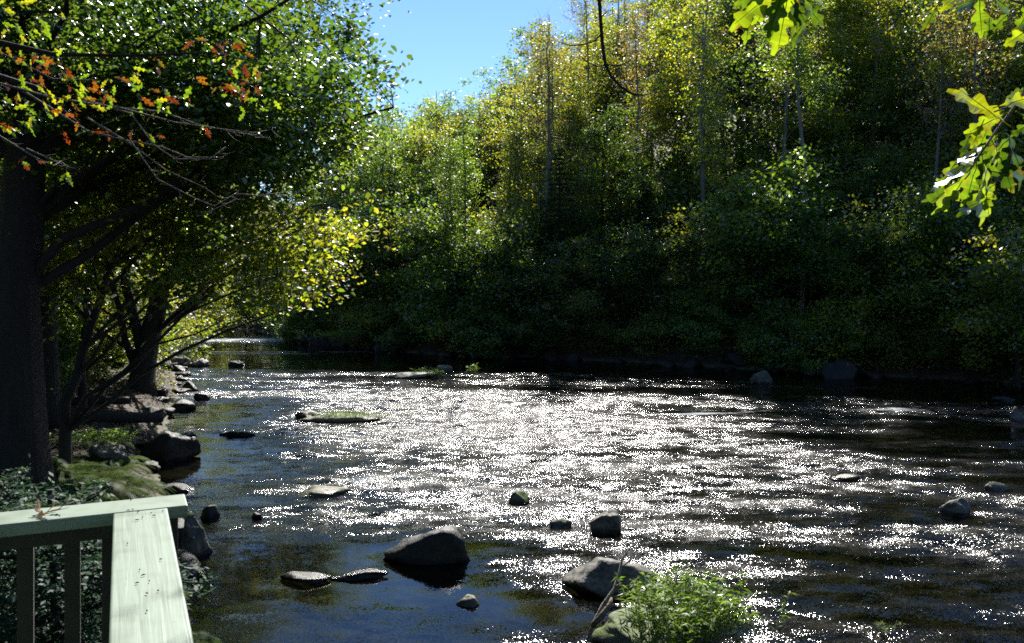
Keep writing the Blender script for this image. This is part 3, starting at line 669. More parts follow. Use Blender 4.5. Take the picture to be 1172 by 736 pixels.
# leaning sycamore over the pool
bx, by = -11.6, 26.5; bz = gz(bx, by)
e = [((0.0, 0, 7.6), (3.6, 3.5, 1.8)), ((4.6, -.6, 4.5), (1.8, 1.6, .8)), ((1.6, -1.0, 5.2), (2.2, 2, 1.4)), ((4.6, -1.6, 3.6), (.6, .7, 1.3)), ((5.7, -1.0, 4.3), (.9, 1.0, 1.3)), ((2.3, -1.4, 4.0), (.9, .8, .8)), ((-2.5, 0, 6.4), (3, 2.5, 2.8))]
t, c = tree_meshes('leaning', [(0, 0, -.4), (.25, 0, 1.5), (.8, 0, 3.6), (1.2, 0, 5.4), (1.4, 0, 7.6)], .42, e, 48, 520, 74000, .125, 'olive', 910, .32, .35, fold=True, tilt=.8,
                   stems=[([(0.1, 0, 1.2), (-.4, 0, 3), (-.2, .2, 5.2), (-.8, .2, 8)], .2), ([(.5, 0, 1.9), (1.4, 0, 2.3), (2.4, -.3, 3.1), (3.2, -.6, 5)], .13), ([(0, 0, .2), (-.5, 0, 2), (-1.3, 0, 4.6), (-1.8, 0, 7)], .14)])
r1 = empty('leaning_tree', (bx, by, bz)); tag(r1, 'many-stemmed dark tree leaning right from the left bank over the pool', 'tree')
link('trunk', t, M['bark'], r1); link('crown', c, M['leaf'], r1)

# second dark oak further along the bank, shading the ferns
bx, by = -10.2, 18.8; bz = gz(bx, by)
e = [((3.2, 0, 8.0), (4.2, 3.2, 1.7)), ((-1, 0, 11), (4.0, 3.4, 3.2)), ((4.4, -1.2, 7.2), (2.6, 2.2, 1.3)), ((1.5, -1, 6.4), (3.0, 2.2, 2.2)), ((1.5, -1, 4.2), (1.8, 1.6, .9)), ((5.4, -.8, 6.3), (1.9, 1.5, 1.0)), ((-2, 0, 8), (2.6, 2.6, 2.2))]
t, c = tree_meshes('second_oak', [(0, 0, -.4), (-.1, 0, 3), (0.2, 0.1, 6), (.3, .2, 9), (.4, .2, 13.5)], .27, e, 42, 520, 78000, .115, 'green', 905, .38, .35, fold=True, tilt=.8)
r3 = empty('oak_tree', (bx, by, bz)); tag(r3, 'dark-leaved tree between the massive dark trunk and the leaning tree, shading the bank', 'tree')
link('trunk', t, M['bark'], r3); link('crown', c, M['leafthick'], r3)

# unseen woods around and behind the deck, added to block sky light
for x, y, k, h in [(-9, 3, 'round0', 15), (-6, -4, 'round2', 14), (-12, -2, 'round0', 16), (-2, -9, 'round0', 15), (3, -8, 'round2', 13), (-8, -11, 'round1', 15), (8, -12, 'round0', 16), (1, -15, 'round2', 17),
                   (13, -15, 'round0', 16), (-15, 6, 'round2', 15), (-14, -10, 'round0', 16), (20, -18, 'round0', 16), (-4.5, -1.5, 'under0', 6), (5, -5, 'under2', 6), (-9, -2, 'under0', 7), (0.5, -5, 'under0', 6)]:
    plant(k, x, y, h, name='understory_tree' if 'under' in k else 'broadleaf_tree', row='near')

# low-hanging tree on the bank edge, its sprays drooping over the water
bx, by = -7.9, 15.0; bz = gz(bx, by)
e = [((1.2, -.4, 4.3), (2.1, 2.0, 1.3)), ((3.0, -.6, 4.2), (1.7, 1.7, 1.1)), ((3.3, -1.2, 3.7), (.9, 1, .7)), ((4.4, -1.2, 4.0), (.8, .9, 1.0)), ((-.6, 0, 3.4), (1.3, 1.3, .9)), ((4.9, -1.6, 4.8), (1.1, 1.0, .9))]
t, c = tree_meshes('drooping', [(0, 0, -.4), (.1, 0, 1.2), (.5, -.1, 2.6), (1.1, -.2, 4.0), (1.8, -.4, 5.2)], .12, e, 28, 190, 10500, .11, 'olive', 930, .27, .2, fold=True, tilt=.9)
r4 = empty('drooping_tree', (bx, by, bz)); tag(r4, 'small tree on the left shore with sunlit yellow-green sprays drooping over the water', 'tree')
link('trunk', t, M['bark'], r4); link('crown', c, M['leaf'], r4)

# young tree beside the leaf litter
p = at(92, 472, .75)
t, c = tree_meshes('young', [(0, 0, -.3), (.1, 0, 1.5), (.25, 0, 3.5), (.3, 0, 6)], .13, [((0.4, 0, 5.2), (2.4, 2.2, 1.6)), ((-.6, 0, 3.8), (1.6, 1.6, .9))], 14, 110, 8000, .12, 'green', 920, .34, fold=True)
r2 = empty('young_tree', (p.x, p.y, gz(p.x, p.y))); tag(r2, 'slim young trunk standing in the sunlit leaf litter beside the massive dark trunk', 'tree')
link('trunk', t, M['bark'], r2); link('crown', c, M['leaf'], r2)

# ------------------------------------------------------------------ close oak leaves
def oak_outline():
    half = [(0, 0), (.018, .10), (.05, .16), (.12, .20), (.17, .26), (.13, .31), (.09, .35), (.15, .42), (.25, .50), (.27, .57), (.20, .60), (.12, .60), (.10, .66), (.17, .74), (.20, .82), (.13, .86), (.08, .86), (.07, .92), (.04, 1.0)]
    return half
HALF = oak_outline()
def oak_leaf(mb, base, direc, normal, length, curl=.15, cols=None, col=None):
    """lobed leaf: a fan of strips either side of a raised midrib, with a petiole"""
    t = Vector(direc).normalized(); nrm = Vector(normal); nrm = (nrm - t * nrm.dot(t)).normalized(); b = nrm.cross(t)
    base = Vector(base); i0 = len(mb.v)
    def P(s, w):
        return base + t * (s * length) + b * (w * length) + nrm * (length * (curl * abs(w) * 1.2 - curl * 1.3 * s * s + .04 * math.sin(9 * s + 7 * w)))
    for side in (1, -1):
        j0 = len(mb.v)
        for w, s in HALF: mb.v.append(P(s, 0)); mb.v.append(P(s, side * w * .78))
        for k in range(len(HALF) - 1):
            q = [j0 + 2 * k, j0 + 2 * k + 1, j0 + 2 * k + 3, j0 + 2 * k + 2]
            mb.f.append(q if side > 0 else q[::-1])
    mb.tube([base - t * length * .12, base, base + t * length * .55, base + t * length * .95], [.0014, .0014, .001, .0005], 4, False)
    if cols is not None:
        m_ = len(mb.v) - i0; c0 = np.array(col); cc_ = np.tile(c0, (m_, 1)); nh = 2 * len(HALF); br = rg.random() * .6
        for k in range(2 * nh):
            q = (k % nh) // 2
            if k % 2: cc_[k] = c0 * (1 + rg.normal(0, .10)) * np.array([.98, .95, .8]); 
            else: cc_[k] = c0 * np.array([.92, 1.05, 1.05])
            if k % 2 and rg.random() < .12 * br * 2: cc_[k] = np.array([.16, .09, .02])
            cc_[k] *= 1 - .15 * math.sin(q * 1.9 + br * 9)
        cc_[2 * nh:] = c0 * .8 + .03
        cols.extend(list(np.clip(cc_, .004, .6)))
def finish_leaves(mb, cols, name, parent, mat=None):
    me = mb.me(name, smooth=False); a = me.color_attributes.new('tint', 'FLOAT_COLOR', 'POINT')
    c4 = np.ones((len(mb.v), 4), np.float32); c4[:, :3] = np.array(cols); a.data.foreach_set('color', c4.ravel())
    return link(name, me, mat or M['leafnear'], parent)

rg = np.random.default_rng(77)
GREENS = [(.16, .24, .02), (.13, .21, .02), (.20, .26, .02), (.09, .16, .02)]
def j(v, s): return v + Vector(rg.normal(0, s, 3))
# overhead oak: trunk stands out of the picture to the right of the deck
tx, ty = 5.2, .4; tb = gz(tx, ty)
oak = empty('overhanging_oak', (0, 0, 0)); oak.location = (0, 0, 0)
tag(oak, 'oak overhead with big lobed green leaves at upper right and a bare dangling twig', 'tree')
mb = MB(); mb.tube([(tx, ty, tb - .3), (tx, ty, 2.5), (tx - .1, ty, 5), (tx - .2, ty + .1, 8), (tx, ty, 11)], [.36, .27, .22, .16, .05], 12)
mb.tube([(tx - .1, ty, 5), (4.0, 1.0, 5.7), (2.9, 1.8, 5.95), (1.6, 3.1, 6.4), (.9, 4.3, 6.5), (.55, 5.0, 6.35)], [.10, .07, .05, .032, .02, .012], 8)
mb.build('trunk', M['bark'], oak)
limb = MB()
limb.tube([(3.6, 1.25, 5.8), (2.9, 1.7, 5.3), (2.1, 2.1, 4.9), atd(1230, 70, 2.25), atd(1172, 108, 2.2), atd(1140, 150, 2.2), atd(1118, 182, 2.2), atd(1104, 205, 2.2)], [.025, .016, .01, .006, .0045, .0035, .003, .002], 6)
limb.tube([atd(1200, 92, 2.22), atd(1162, 119, 2.15), atd(1138, 128, 2.1)], [.004, .003, .002], 5)
limb.tube([atd(1230, 40, 2.25), atd(1190, 10, 2.2), atd(1130, -8, 2.1)], [.005, .004, .002], 5)
limb.tube([(2.6, 1.9, 5.65), (1.6, 2.0, 5.2), atd(960, -60, 2.1), atd(905, -25, 2.05), atd(880, -12, 2.0)], [.018, .011, .006, .0045, .003], 6)
limb.build('twig', M['deadwood'], oak)
bt = MB()
D5 = 5.0
bt.tube([(.55, 5.0, 6.35), atd(684, -60, D5), atd(686, 0, D5), atd(688, 30, D5), atd(690, 55, D5), atd(693, 74, D5), atd(700, 88, D5), atd(711, 100, D5), atd(724, 108, D5), atd(738, 109, D5), atd(752, 104, D5)],
        [.013, .0125, .0115, .011, .0105, .0095, .0085, .0075, .006, .0045, .0025], 7)
bt.tube([atd(689, 38, D5), atd(680, 47, D5), atd(667, 51, D5), atd(653, 52, D5), atd(640, 48, D5)], [.0065, .0055, .005, .004, .002], 5)
bt.tube([atd(693, 74, D5), atd(684, 76, D5), atd(672, 71, D5), atd(662, 62, D5)], [.006, .005, .004, .002], 5)
bt.tube([atd(693, 74, D5), atd(707, 75, D5), atd(717, 72, D5), atd(724, 66, D5)], [.006, .005, .004, .002], 5)
bt.tube([atd(686, 22, D5), atd(696, 12, D5), atd(702, 12, D5)], [.004, .003, .002], 5)
for px, py, qx, qy in ((667, 51, 662, 60), (680, 76, 676, 82), (653, 52, 648, 58), (707, 75, 712, 80), (705, 95, 698, 100)):
    bt.tube([atd(px, py, D5), atd(qx, qy, D5)], [.003, .0015], 4)
limb2 = MB()
limb2.tube([(.9, 4.3, 6.5), (.1, 4.8, 6.6), (-.7, 5.0, 6.5), (-1.5, 5.3, 6.3)], [.02, .014, .009, .004], 6)
limb2.tube([(.1, 4.8, 6.6), (-.3, 4.3, 6.3), (-.7, 3.9, 6.0)], [.009, .006, .003], 5)
limb2.build('twig', M['deadwood'], oak)
bt.build('bare_twig', M['bark'], oak)
lf = MB(); cols = []
def leafpx(p0, p1, d, nrm=None, colr=None, curl=.15, d1=None):
    a, b = atd(*p0, d), atd(*p1, d if d1 is None else d1)
    if nrm is None: nrm = Vector((rg.normal(0, .4), -1, rg.normal(.3, .4)))
    oak_leaf(lf, a, b - a, nrm, (b - a).length, curl, cols, colr or GREENS[rg.integers(0, 4)])
# hanging cluster at the top
leafpx((896, -14), (843, 2), 2.0); leafpx((898, -20), (838, 30), 2.02, colr=(.19, .26, .02)); leafpx((900, -18), (878, 42), 1.98, colr=(.05, .10, .015))
leafpx((905, -22), (890, 60), 2.0, colr=(.20, .27, .02)); leafpx((910, -20), (912, 38), 2.03, colr=(.05, .09, .015)); leafpx((905, -20), (935, 12), 2.0, colr=(.10, .16, .02)); leafpx((915, -14), (948, 4), 2.0, colr=(.21, .27, .02))
leafpx((900, -10), (925, 30), 2.06, colr=(.04, .08, .012)); leafpx((890, -14), (865, 28), 2.05, colr=(.16, .23, .02))
# cluster at the right edge
leafpx((1150, 140), (1092, 98), 2.15, colr=(.24, .27, .02)); leafpx((1142, 122), (1192, 108), 2.1, colr=(.22, .26, .02)); leafpx((1150, 130), (1108, 152), 2.2, colr=(.17, .23, .02))
leafpx((1128, 168), (1092, 182), 2.2, Vector((.2, -.3, 1)), (.14, .2, .03)); leafpx((1122, 178), (1066, 216), 2.2, Vector((.3, -.2, 1)), (.12, .18, .05), .05); leafpx((1112, 190), (1076, 248), 2.2, colr=(.18, .25, .02))
leafpx((1125, 185), (1133, 258), 2.18, colr=(.19, .27, .02)); leafpx((1118, 185), (1105, 236), 2.22, colr=(.12, .2, .02)); leafpx((1135, 160), (1148, 188), 2.22, colr=(.10, .16, .02)); leafpx((1140, 158), (1142, 190), 2.15, colr=(.14, .2, .02))
leafpx((1150, 150), (1178, 215), 2.3, colr=(.03, .06, .012)); leafpx((1140, 165), (1160, 222), 2.3, colr=(.035, .07, .012)); leafpx((1172, 120), (1190, 170), 2.3, colr=(.03, .06, .012))
leafpx((1135, 172), (1118, 215), 2.28, colr=(.04, .08, .012)); leafpx((1125, 140), (1112, 168), 2.2, Vector((.1, -.6, .8)), (.15, .19, .02))
# top right corner
leafpx((1115, -20), (1078, 8), 2.1, colr=(.22, .27, .02)); leafpx((1120, -5), (1124, 42), 2.2, colr=(.13, .2, .02)); leafpx((1185, 28), (1150, 52), 2.1, colr=(.22, .28, .02)); leafpx((1130, -10), (1160, 14), 2.2, colr=(.06, .1, .015)); leafpx((1180, 10), (1160, 40), 2.25, colr=(.1, .16, .02))
for k in range(46):      # spray above the rail corner that dapples it
    q = Vector(((.1, 4.8, 6.6), (-.7, 5.0, 6.5), (-1.4, 5.25, 6.3), (-.4, 4.2, 6.25), (-.75, 3.9, 6.0))[k % 5]) + Vector(rg.normal(0, .16, 3))
    oak_leaf(lf, q, rg.normal(0, 1, 3), (rg.normal(0, .5), rg.normal(0, .5), 1), rg.uniform(.10, .15), .15, cols, GREENS[k % 4])
for cx_, cy_, sx_, sy_, n_ in ((1135, 185, 26, 24, 12), (885, -6, 34, 12, 8), (1130, 6, 30, 12, 6), (1165, 150, 12, 30, 8)):   # smaller leaves filling the sprays
    for _ in range(n_):
        d_ = rg.uniform(2.2, 2.7); oak_leaf(lf, atd(rg.normal(cx_, sx_), rg.normal(cy_, sy_), d_), (rg.normal(-.3, .6), rg.normal(0, .4), rg.normal(-.7, .4)), (rg.normal(0, .5), -1, rg.normal(.2, .5)), rg.uniform(.07, .12), rg.uniform(.1, .35), cols, [(.05, .09, .015), (.07, .12, .018), (.12, .18, .02)][rg.integers(0, 3)])
finish_leaves(lf, cols, 'leaves', oak)

# red-tinged oak branch at the upper left; trunk out of the picture
oakl = empty('autumn_oak', (0, 0, 0))
tag(oakl, 'oak branches at upper left with red and orange lobed leaves and pale arching twigs', 'tree')
tx, ty = -8.2, 6.0; tb = gz(tx, ty); mb = MB()
mb.tube([(tx, ty, tb - .3), (tx, ty, 3), (tx + .2, ty, 5.2), (tx, ty + .2, 9), (tx, ty, 12)], [.34, .27, .22, .14, .04], 10)
D7 = 7.0
mb.tube([(tx + .2, ty, 5.0), (-6.0, 6.5, 5.6), atd(-60, 70, D7), atd(40, 100, D7), atd(100, 150, 7.4)], [.10, .06, .035, .022, .010], 8)
mb.tube([(-6.0, 6.5, 5.6), atd(-40, 40, 6.6), atd(60, 62, 6.6), atd(150, 64, 6.6), atd(240, 60, 6.8), atd(300, 72, 7)], [.05, .028, .018, .012, .008, .004], 7)
mb.build('trunk', M['bark'], oakl)
tw = MB()
arcs = [[(-20, 90), (60, 112), (140, 124), (200, 140), (255, 148), (290, 152), (312, 148)], [(20, 100), (100, 150), (150, 162), (180, 205), (225, 228), (245, 236), (272, 220)],
        [(90, 112), (150, 130), (175, 165), (200, 182), (240, 182), (258, 168)], [(140, 124), (185, 128), (225, 142), (270, 152), (300, 155)], [(100, 135), (150, 165), (190, 195), (235, 215), (250, 226)],
        [(150, 162), (185, 168), (215, 180), (250, 180)], [(-10, 150), (40, 180), (62, 190), (70, 184)], [(270, 222), (295, 224), (326, 220)], [(0, 60), (60, 90), (110, 92)], [(30, 170), (75, 190), (80, 205)], [(225, 248), (245, 240), (270, 228)]]
for k, a in enumerate(arcs):
    d = 6.6 + .15 * k; n = len(a)
    tw.tube([atd(px, py, d + .1 * i) for i, (px, py) in enumerate(a)], [.010 * (1 - .75 * i / (n - 1)) for i in range(n)], 5)
    for i in range(1, n):
        for q in range(2):
            s = rg.random(); px = a[i - 1][0] * (1 - s) + a[i][0] * s; py = a[i - 1][1] * (1 - s) + a[i][1] * s
            ex, ey = px + rg.uniform(4, 22), py + rg.normal(2, 8); tw.tube([atd(px, py, d + .1 * (i - 1 + s)), atd((px + ex) / 2, (py + ey) / 2 + 2, d + .1 * i), atd(ex, ey, d + .1 * i)], [.003, .0025, .0012], 4)
tw.build('twig', M['deadwood'], oakl)
lf = MB(); cols = []
RED = [(.10, .018, .010), (.12, .030, .010), (.07, .014, .010)]; ORG = [(.14, .055, .012), (.11, .07, .012)]; GRN = [(.10, .17, .02), (.16, .22, .02), (.08, .14, .02), (.20, .20, .02)]
spots = [(0, 60, 25, 25, 16, 'm'), (30, 45, 35, 25, 14, 'g'), (45, 95, 30, 22, 18, 'r'), (75, 50, 8, 8, 3, 'g'), (90, 95, 25, 22, 20, 'g'), (60, 75, 40, 15, 18, 'm'), (125, 105, 22, 18, 14, 'm'), (35, 135, 12, 16, 8, 'g'), (10, 140, 10, 18, 7, 'm'),
         (105, 145, 14, 8, 6, 'r'), (30, 185, 10, 6, 4, 'r'), (75, 195, 8, 5, 3, 'g'), (245, 53, 18, 6, 10, 'r'), (275, 75, 20, 12, 12, 'm'), (255, 98, 14, 8, 9, 'r'), (285, 98, 14, 7, 8, 'r'), (285, 118, 14, 9, 6, 'g'), (210, 108, 18, 7, 8, 'm'),
         (233, 145, 5, 4, 3, 'r'), (178, 72, 5, 5, 3, 'r'), (170, 105, 14, 10, 7, 'm'), (190, 118, 12, 6, 5, 'g'), (165, 155, 12, 8, 5, 'm'), (20, 20, 25, 15, 12, 'g'), (150, 85, 25, 10, 8, 'g')]
for px, py, sx, sy, n, k in spots:
    for _ in range(n):
        x, y = rg.normal(px, sx * .75), rg.normal(py, sy * .75); u = rg.random()
        pc = RED + ORG if k == 'r' else GRN if k == 'g' else (RED + ORG if u < .45 else GRN)
        if k == 'r' and u < .15: pc = GRN
        d = rg.uniform(6.2, 7.4); dr = Vector((rg.normal(.3, .8), rg.normal(0, .5), rg.normal(-.6, .5)))
        oak_leaf(lf, atd(x, y, d), dr, (rg.normal(0, .6), -1, rg.normal(.2, .6)), rg.uniform(.07, .125), rg.uniform(.1, .4), cols, pc[rg.integers(0, len(pc))])
finish_leaves(lf, cols, 'leaves', oakl)

# ------------------------------------------------------------------ rocks
def rock_mesh(seed, sx, sy, sz, cuts=7, rough=.16, sub=4, sink=.35, lo=.55, peak=0.0):
    import bmesh
    bm = bmesh.new(); bmesh.ops.create_icosphere(bm, subdivisions=sub, radius=1); r = random.Random(seed)
    planes = []
    for _ in range(cuts + 5):
        nv = Vector((r.gauss(0, 1), r.gauss(0, 1), r.gauss(.15, .8))).normalized(); planes.append((nv, r.uniform(lo - .08, .82)))
    off = Vector((r.random() * 50, r.random() * 50, r.random() * 50))
    for v in bm.verts:
        p = v.co.copy()
        for nv, d in planes:
            k = p.dot(nv) - d
            if k > 0: p -= nv * k * .92
        p += v.co * rough * (mnoise.fractal(p * 1.3 + off, 1.0, 2.0, 5) * .8 + .3 * mnoise.noise(p * 5 + off))
        v.co = Vector((p.x * sx, p.y * sy, p.z * sz * (1 + peak * p.x)))
    me = bpy.data.meshes.new('rock'); bm.to_mesh(me); bm.free()
    me.polygons.foreach_set('use_smooth', [True] * len(me.polygons)); return me
def rock(px, py, wpx, hpx, seed, mat, label, depth=.8, sink=.3, name='rock', cuts=7, group=None, z=0, lo=.55, rough=.17, cat='rock', rz=None, peak=0.0):
    """px, py: middle of the waterline; wpx, hpx: width and height in photo pixels"""
    p = at(px, py, z); s = p.y / F; w_ = wpx * s / 2 * 1.12; h_ = hpx * s
    hz = h_ / (1 - sink) if sink < 1 else h_; me = rock_mesh(seed, w_, w_ * depth, hz / 1.55, cuts, rough, lo=lo, peak=peak)
    zs = np.array([v.co.z for v in me.vertices]); top = zs.max()
    o = link(name, me, M[mat]); o.location = (p.x, p.y + w_ * depth * .7, z + h_ - top); 
    if rz is not None: o.rotation_euler.z = rz
    tag(o, label, cat, group); return o
rock(491, 645, 92, 36, 3, 'rockdark', 'large black wet boulder with a raised right shoulder in the blue-tinted water', .7, cuts=1, peak=.36, lo=.68, rough=.22)
rock(350, 668, 58, 8, 8, 'rockdark', 'low flat black rock at the left end of the dark pair near the railing', .6, cuts=4)
rock(409, 664, 62, 7, 9, 'rockdark', 'low flat black rock between the railing-side flat rock and the large black boulder', .5, cuts=4)
rock(701, 682, 98, 36, 14, 'rock', 'grey slab-sided boulder behind the leafy shrub, crossed by a dead stick', .65, cuts=3, lo=.62, peak=.35, rough=.2)
rock(746, 697, 32, 24, 16, 'rock', 'small pointed grey stone wedged between the slab-sided boulder and the shrub', .8)
rock(692, 611, 38, 25, 21, 'rock', 'block-shaped grey stone with a dark right face in the glitter above the shrub', .8, cuts=8)
rock(641, 604, 32, 8, 24, 'rockflat', 'thin flat stone just left of the block-shaped grey stone', .6)
rock(595, 578, 28, 14, 28, 'rockmoss', 'small round rock with yellow-green moss in the glitter', .8)
rock(293, 596, 12, 8, 31, 'rockdark', 'tiny dark stone alone right of the rail corner')
rock(238, 594, 24, 14, 33, 'rockdark', 'small dark stone right beside the rail corner')
rock(216, 640, 46, 50, 35, 'rockmoss', 'big brown-topped boulder partly hidden behind the pale green rail', .9, sink=.2)
rock(214, 664, 22, 16, 36, 'rock', 'small pale stone at the foot of the boulder behind the rail', .8)
rock(1101, 592, 38, 19, 41, 'rock', 'pale-topped stone with a dark right side, by itself in the right-hand riffle', .7, cuts=8)
rock(1141, 562, 26, 9, 44, 'rockflat', 'low brown stone just above the pale-topped stone in the right-hand riffle', .8)
rock(1168, 482, 22, 16, 46, 'rock', 'grey rock cut by the right edge of the picture', .8)
rock(875, 439, 30, 15, 48, 'rock', 'wedge-shaped dark rock standing before the shaded far bank', .8, cuts=8)
rock(1150, 460, 30, 6, 49, 'rockdark', 'low dark slab near the right edge under the shaded bank', .5)
rock(970, 550, 40, 5, 50, 'rockflat', 'barely showing brown stone in the riffle left of the pale-topped stone', .5)
rock(535, 694, 36, 9, 52, 'rockflat', 'flat tan stone barely above the blue water between boulder and stick', .7)
rock(361, 569, 60, 10, 54, 'rockflat', 'broad tan slab just breaking the water right of the rail corner', .6)
sb = rock(384, 483, 100, 9, 56, 'rockflat', 'wide sandy slab islet topped with a patch of green grass', .45, cuts=3, name='rock_islet', cat='islet')
rock(352, 480, 30, 9, 57, 'rockdark', 'dark stone at the left tip of the sandy grass-topped islet', .6)
rock(470, 433, 72, 6, 58, 'rockflat', 'thin pale slab islet in the calm dark pool with small sprigs on it', .4, cuts=3, name='rock_islet', cat='islet')
rock(509, 423, 20, 5, 59, 'rockflat', 'small pale stone just above the thin pale slab islet', .6)
rock(228, 403, 22, 8, 61, 'rockdark', 'small dark rock in the upstream pool under the leaning tree', .7)
rock(226, 419, 34, 9, 62, 'rock', 'long flat rock jutting out from the left bank beside the upstream pool', .6)
rock(206, 417, 30, 9, 63, 'rock', 'flat rock on the left shore next to the long jutting rock', .6)
rock(270, 419, 20, 6, 64, 'rockdark', 'low dark rock in the pool right of the long jutting rock', .6)
rock(345, 393, 44, 15, 65, 'rockdark', 'dark boulder point ending the far bank beside the upstream rapid', .9)
rock(362, 396, 30, 10, 68, 'rockdark', 'smaller dark boulder right of the boulder point by the upstream rapid', .9)
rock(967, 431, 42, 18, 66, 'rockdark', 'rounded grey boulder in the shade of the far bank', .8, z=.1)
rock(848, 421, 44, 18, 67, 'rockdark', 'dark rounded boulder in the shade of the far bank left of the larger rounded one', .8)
rock(185, 530, 70, 36, 71, 'rockdark', 'great dark boulder at the left shore above the rail corner', .9)
rock(118, 530, 52, 18, 72, 'rock', 'pale sunlit boulder on the left bank beside the ferns', .8, z=.5)
rock(216, 449, 18, 12, 73, 'rockdark', 'small dark rock at the left shore in front of the calm pool')
rock(228, 458, 22, 8, 74, 'rockdark', 'flat dark rock just right of the small one at the left shore')
rock(205, 507, 40, 10, 75, 'rockdark', 'low dark ledge rock where the left riffle breaks', .7)
rock(268, 500, 40, 6, 76, 'rockdark', 'thin dark ledge in the middle of the left riffle', .5)
# shoreline stones: individuals, ordered from the left for their labels
def shore_set(pts, label_kind, group, matk, seed0, lo_, hi_):
    protos = [rock_mesh(seed0 + i, 1, .85, .75, 7, .22, 3) for i in range(6)]
    for m_ in protos: m_.materials.append(M[matk])
    res = []
    for i, (x, y) in enumerate(pts):
        s = rr.uniform(lo_, hi_); o = link('shore_stone', protos[i % 6]); o.location = (x, y, max(gz(x, y), -.1) + s * .12)
        o.scale = (s, s, s * rr.uniform(.6, 1)); o.rotation_euler.z = rr.uniform(0, 6.28); o['category'] = 'stone'; o['group'] = group; res.append((CX + F * x / max(y, .1), o))
    res.sort(key=lambda t: t[0]); n = len(res)
    for i, (px, o) in enumerate(res): o['label'] = label_kind % ordinal(i, n)
def ordinal(i, n):
    W_ = ['first', 'second', 'third', 'fourth', 'fifth', 'sixth', 'seventh', 'eighth', 'ninth', 'tenth', 'eleventh', 'twelfth']
    if i < 12: return W_[i] + ' from the left'
    if n - 1 - i < 12: return W_[n - 1 - i] + ' from the right'
    k = i + 1; suf = 'th' if 10 <= k % 100 <= 20 else {1: 'st', 2: 'nd', 3: 'rd'}.get(k % 10, 'th'); return '%d%s from the left' % (k, suf)
pts = walk(-.35, 1.6, .45, rr)
pts = [p for p in pts if p[0] < 20]
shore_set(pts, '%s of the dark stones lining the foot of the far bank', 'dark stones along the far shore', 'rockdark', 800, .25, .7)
lpts = []
LB = [Vector((*p, 0)) for p in left_pts]
for a, b in zip(LB[1:], LB[2:]):
    L_ = (b - a).length; s = 0
    while s < L_:
        q = a.lerp(b, s / L_); lpts.append((q.x + rr.uniform(-.5, .35), q.y + rr.uniform(-.3, .3))); s += rr.uniform(.6, 1.4)
lpts = [p for i, p in enumerate(lpts) if p[1] > 24 or i % 2]
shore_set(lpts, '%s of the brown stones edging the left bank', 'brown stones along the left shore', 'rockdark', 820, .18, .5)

# ------------------------------------------------------------------ small plants
def blade_mesh(name, stems, rg, per=26, leaf=.07, width=.16, pal='fresh', spread=.7, hgt=.5):
    mb = MB(); Vs = []; Fs = []; Cs = []; base = 0; pc = np.array(palette(pal))
    for sx, sy in stems:
        a = math.atan2(sy, sx) + rg.normal(0, .5); out = Vector((math.cos(a), math.sin(a), 0)) * spread * rg.uniform(.1, .7); top = Vector((sx, sy, 0)) + out + Vector((0, 0, hgt * rg.uniform(.55, 1.15)))
        b0 = Vector((sx, sy, -.03)); mid = b0.lerp(top, .5) + Vector((0, 0, .12)); mb.tube([b0, mid, top], [.004, .003, .0015], 4, False)
        n = per; s = rg.uniform(.2, 1, n); P = np.array([tuple(b0 * (1 - q) ** 2 + mid * 2 * q * (1 - q) + top * q * q) for q in s])
        th = rg.uniform(0, 6.28, n); d = np.stack([np.cos(th), np.sin(th), rg.uniform(-.2, 1.1, n)], -1); d /= np.linalg.norm(d, axis=1, keepdims=True)
        L = leaf * rg.uniform(.6, 1.3, n)[:, None]; sd = np.cross(d, rg.normal(0, 1, (n, 3)) + [0, 0, 1.5]); sd /= np.linalg.norm(sd, axis=1, keepdims=True); Wd = L * width * .5
        dr = np.array([[0, 0, -.25]]) * L
        V = np.stack([P, P + d * L * .4 + sd * Wd, P + d * L + dr, P + d * L * .4 - sd * Wd], 1).reshape(-1, 3)
        Vs.append(V); Fs.append(base + np.arange(len(V)).reshape(-1, 4)); base += len(V); Cs.append(np.repeat(pc[rg.integers(0, len(pc), n)] * rg.uniform(.8, 1.25, n)[:, None], 4, 0))
    return mb.me(name + '_stems'), mesh_np(name + '_leaves', np.concatenate(Vs), np.concatenate(Fs), 4, False, np.concatenate(Cs))
# the leafy shrub in the foreground, on its rock
base = at(775, 742, .05)
mound = rock(745, 752, 150, 34, 91, 'rockmoss', 'mossy rock under the bright leafy shrub at the bottom of the picture', .7, cuts=4, sink=.2)
sh = empty('leafy_shrub', (base.x, base.y, .12)); tag(sh, 'bright green narrow-leaved shrub growing from the mossy rock at the bottom of the picture', 'shrub')
stems = [(rg.normal(.16, .27), rg.normal(0.05, .18)) for _ in range(150)]
st, lv = blade_mesh('shrub', stems, rg, 34, .10, .17, 'fresh', .42, .60)
link('stems', st, M['deadwood'], sh); link('leaves', lv, M['leafnear'], sh)
b2 = at(772, 700, .0); sh2 = empty('sprig', (b2.x, b2.y + .1, .0)); tag(sh2, 'thin leafy sprig standing between the slab-sided boulder and the bright shrub', 'plant')
st, lv = blade_mesh('sprig', [(rg.normal(0, .08), rg.normal(0, .06)) for _ in range(16)], rg, 22, .075, .2, 'fresh', .3, .52)
link('stems', st, M['deadwood'], sh2); link('leaves', lv, M['leafnear'], sh2)
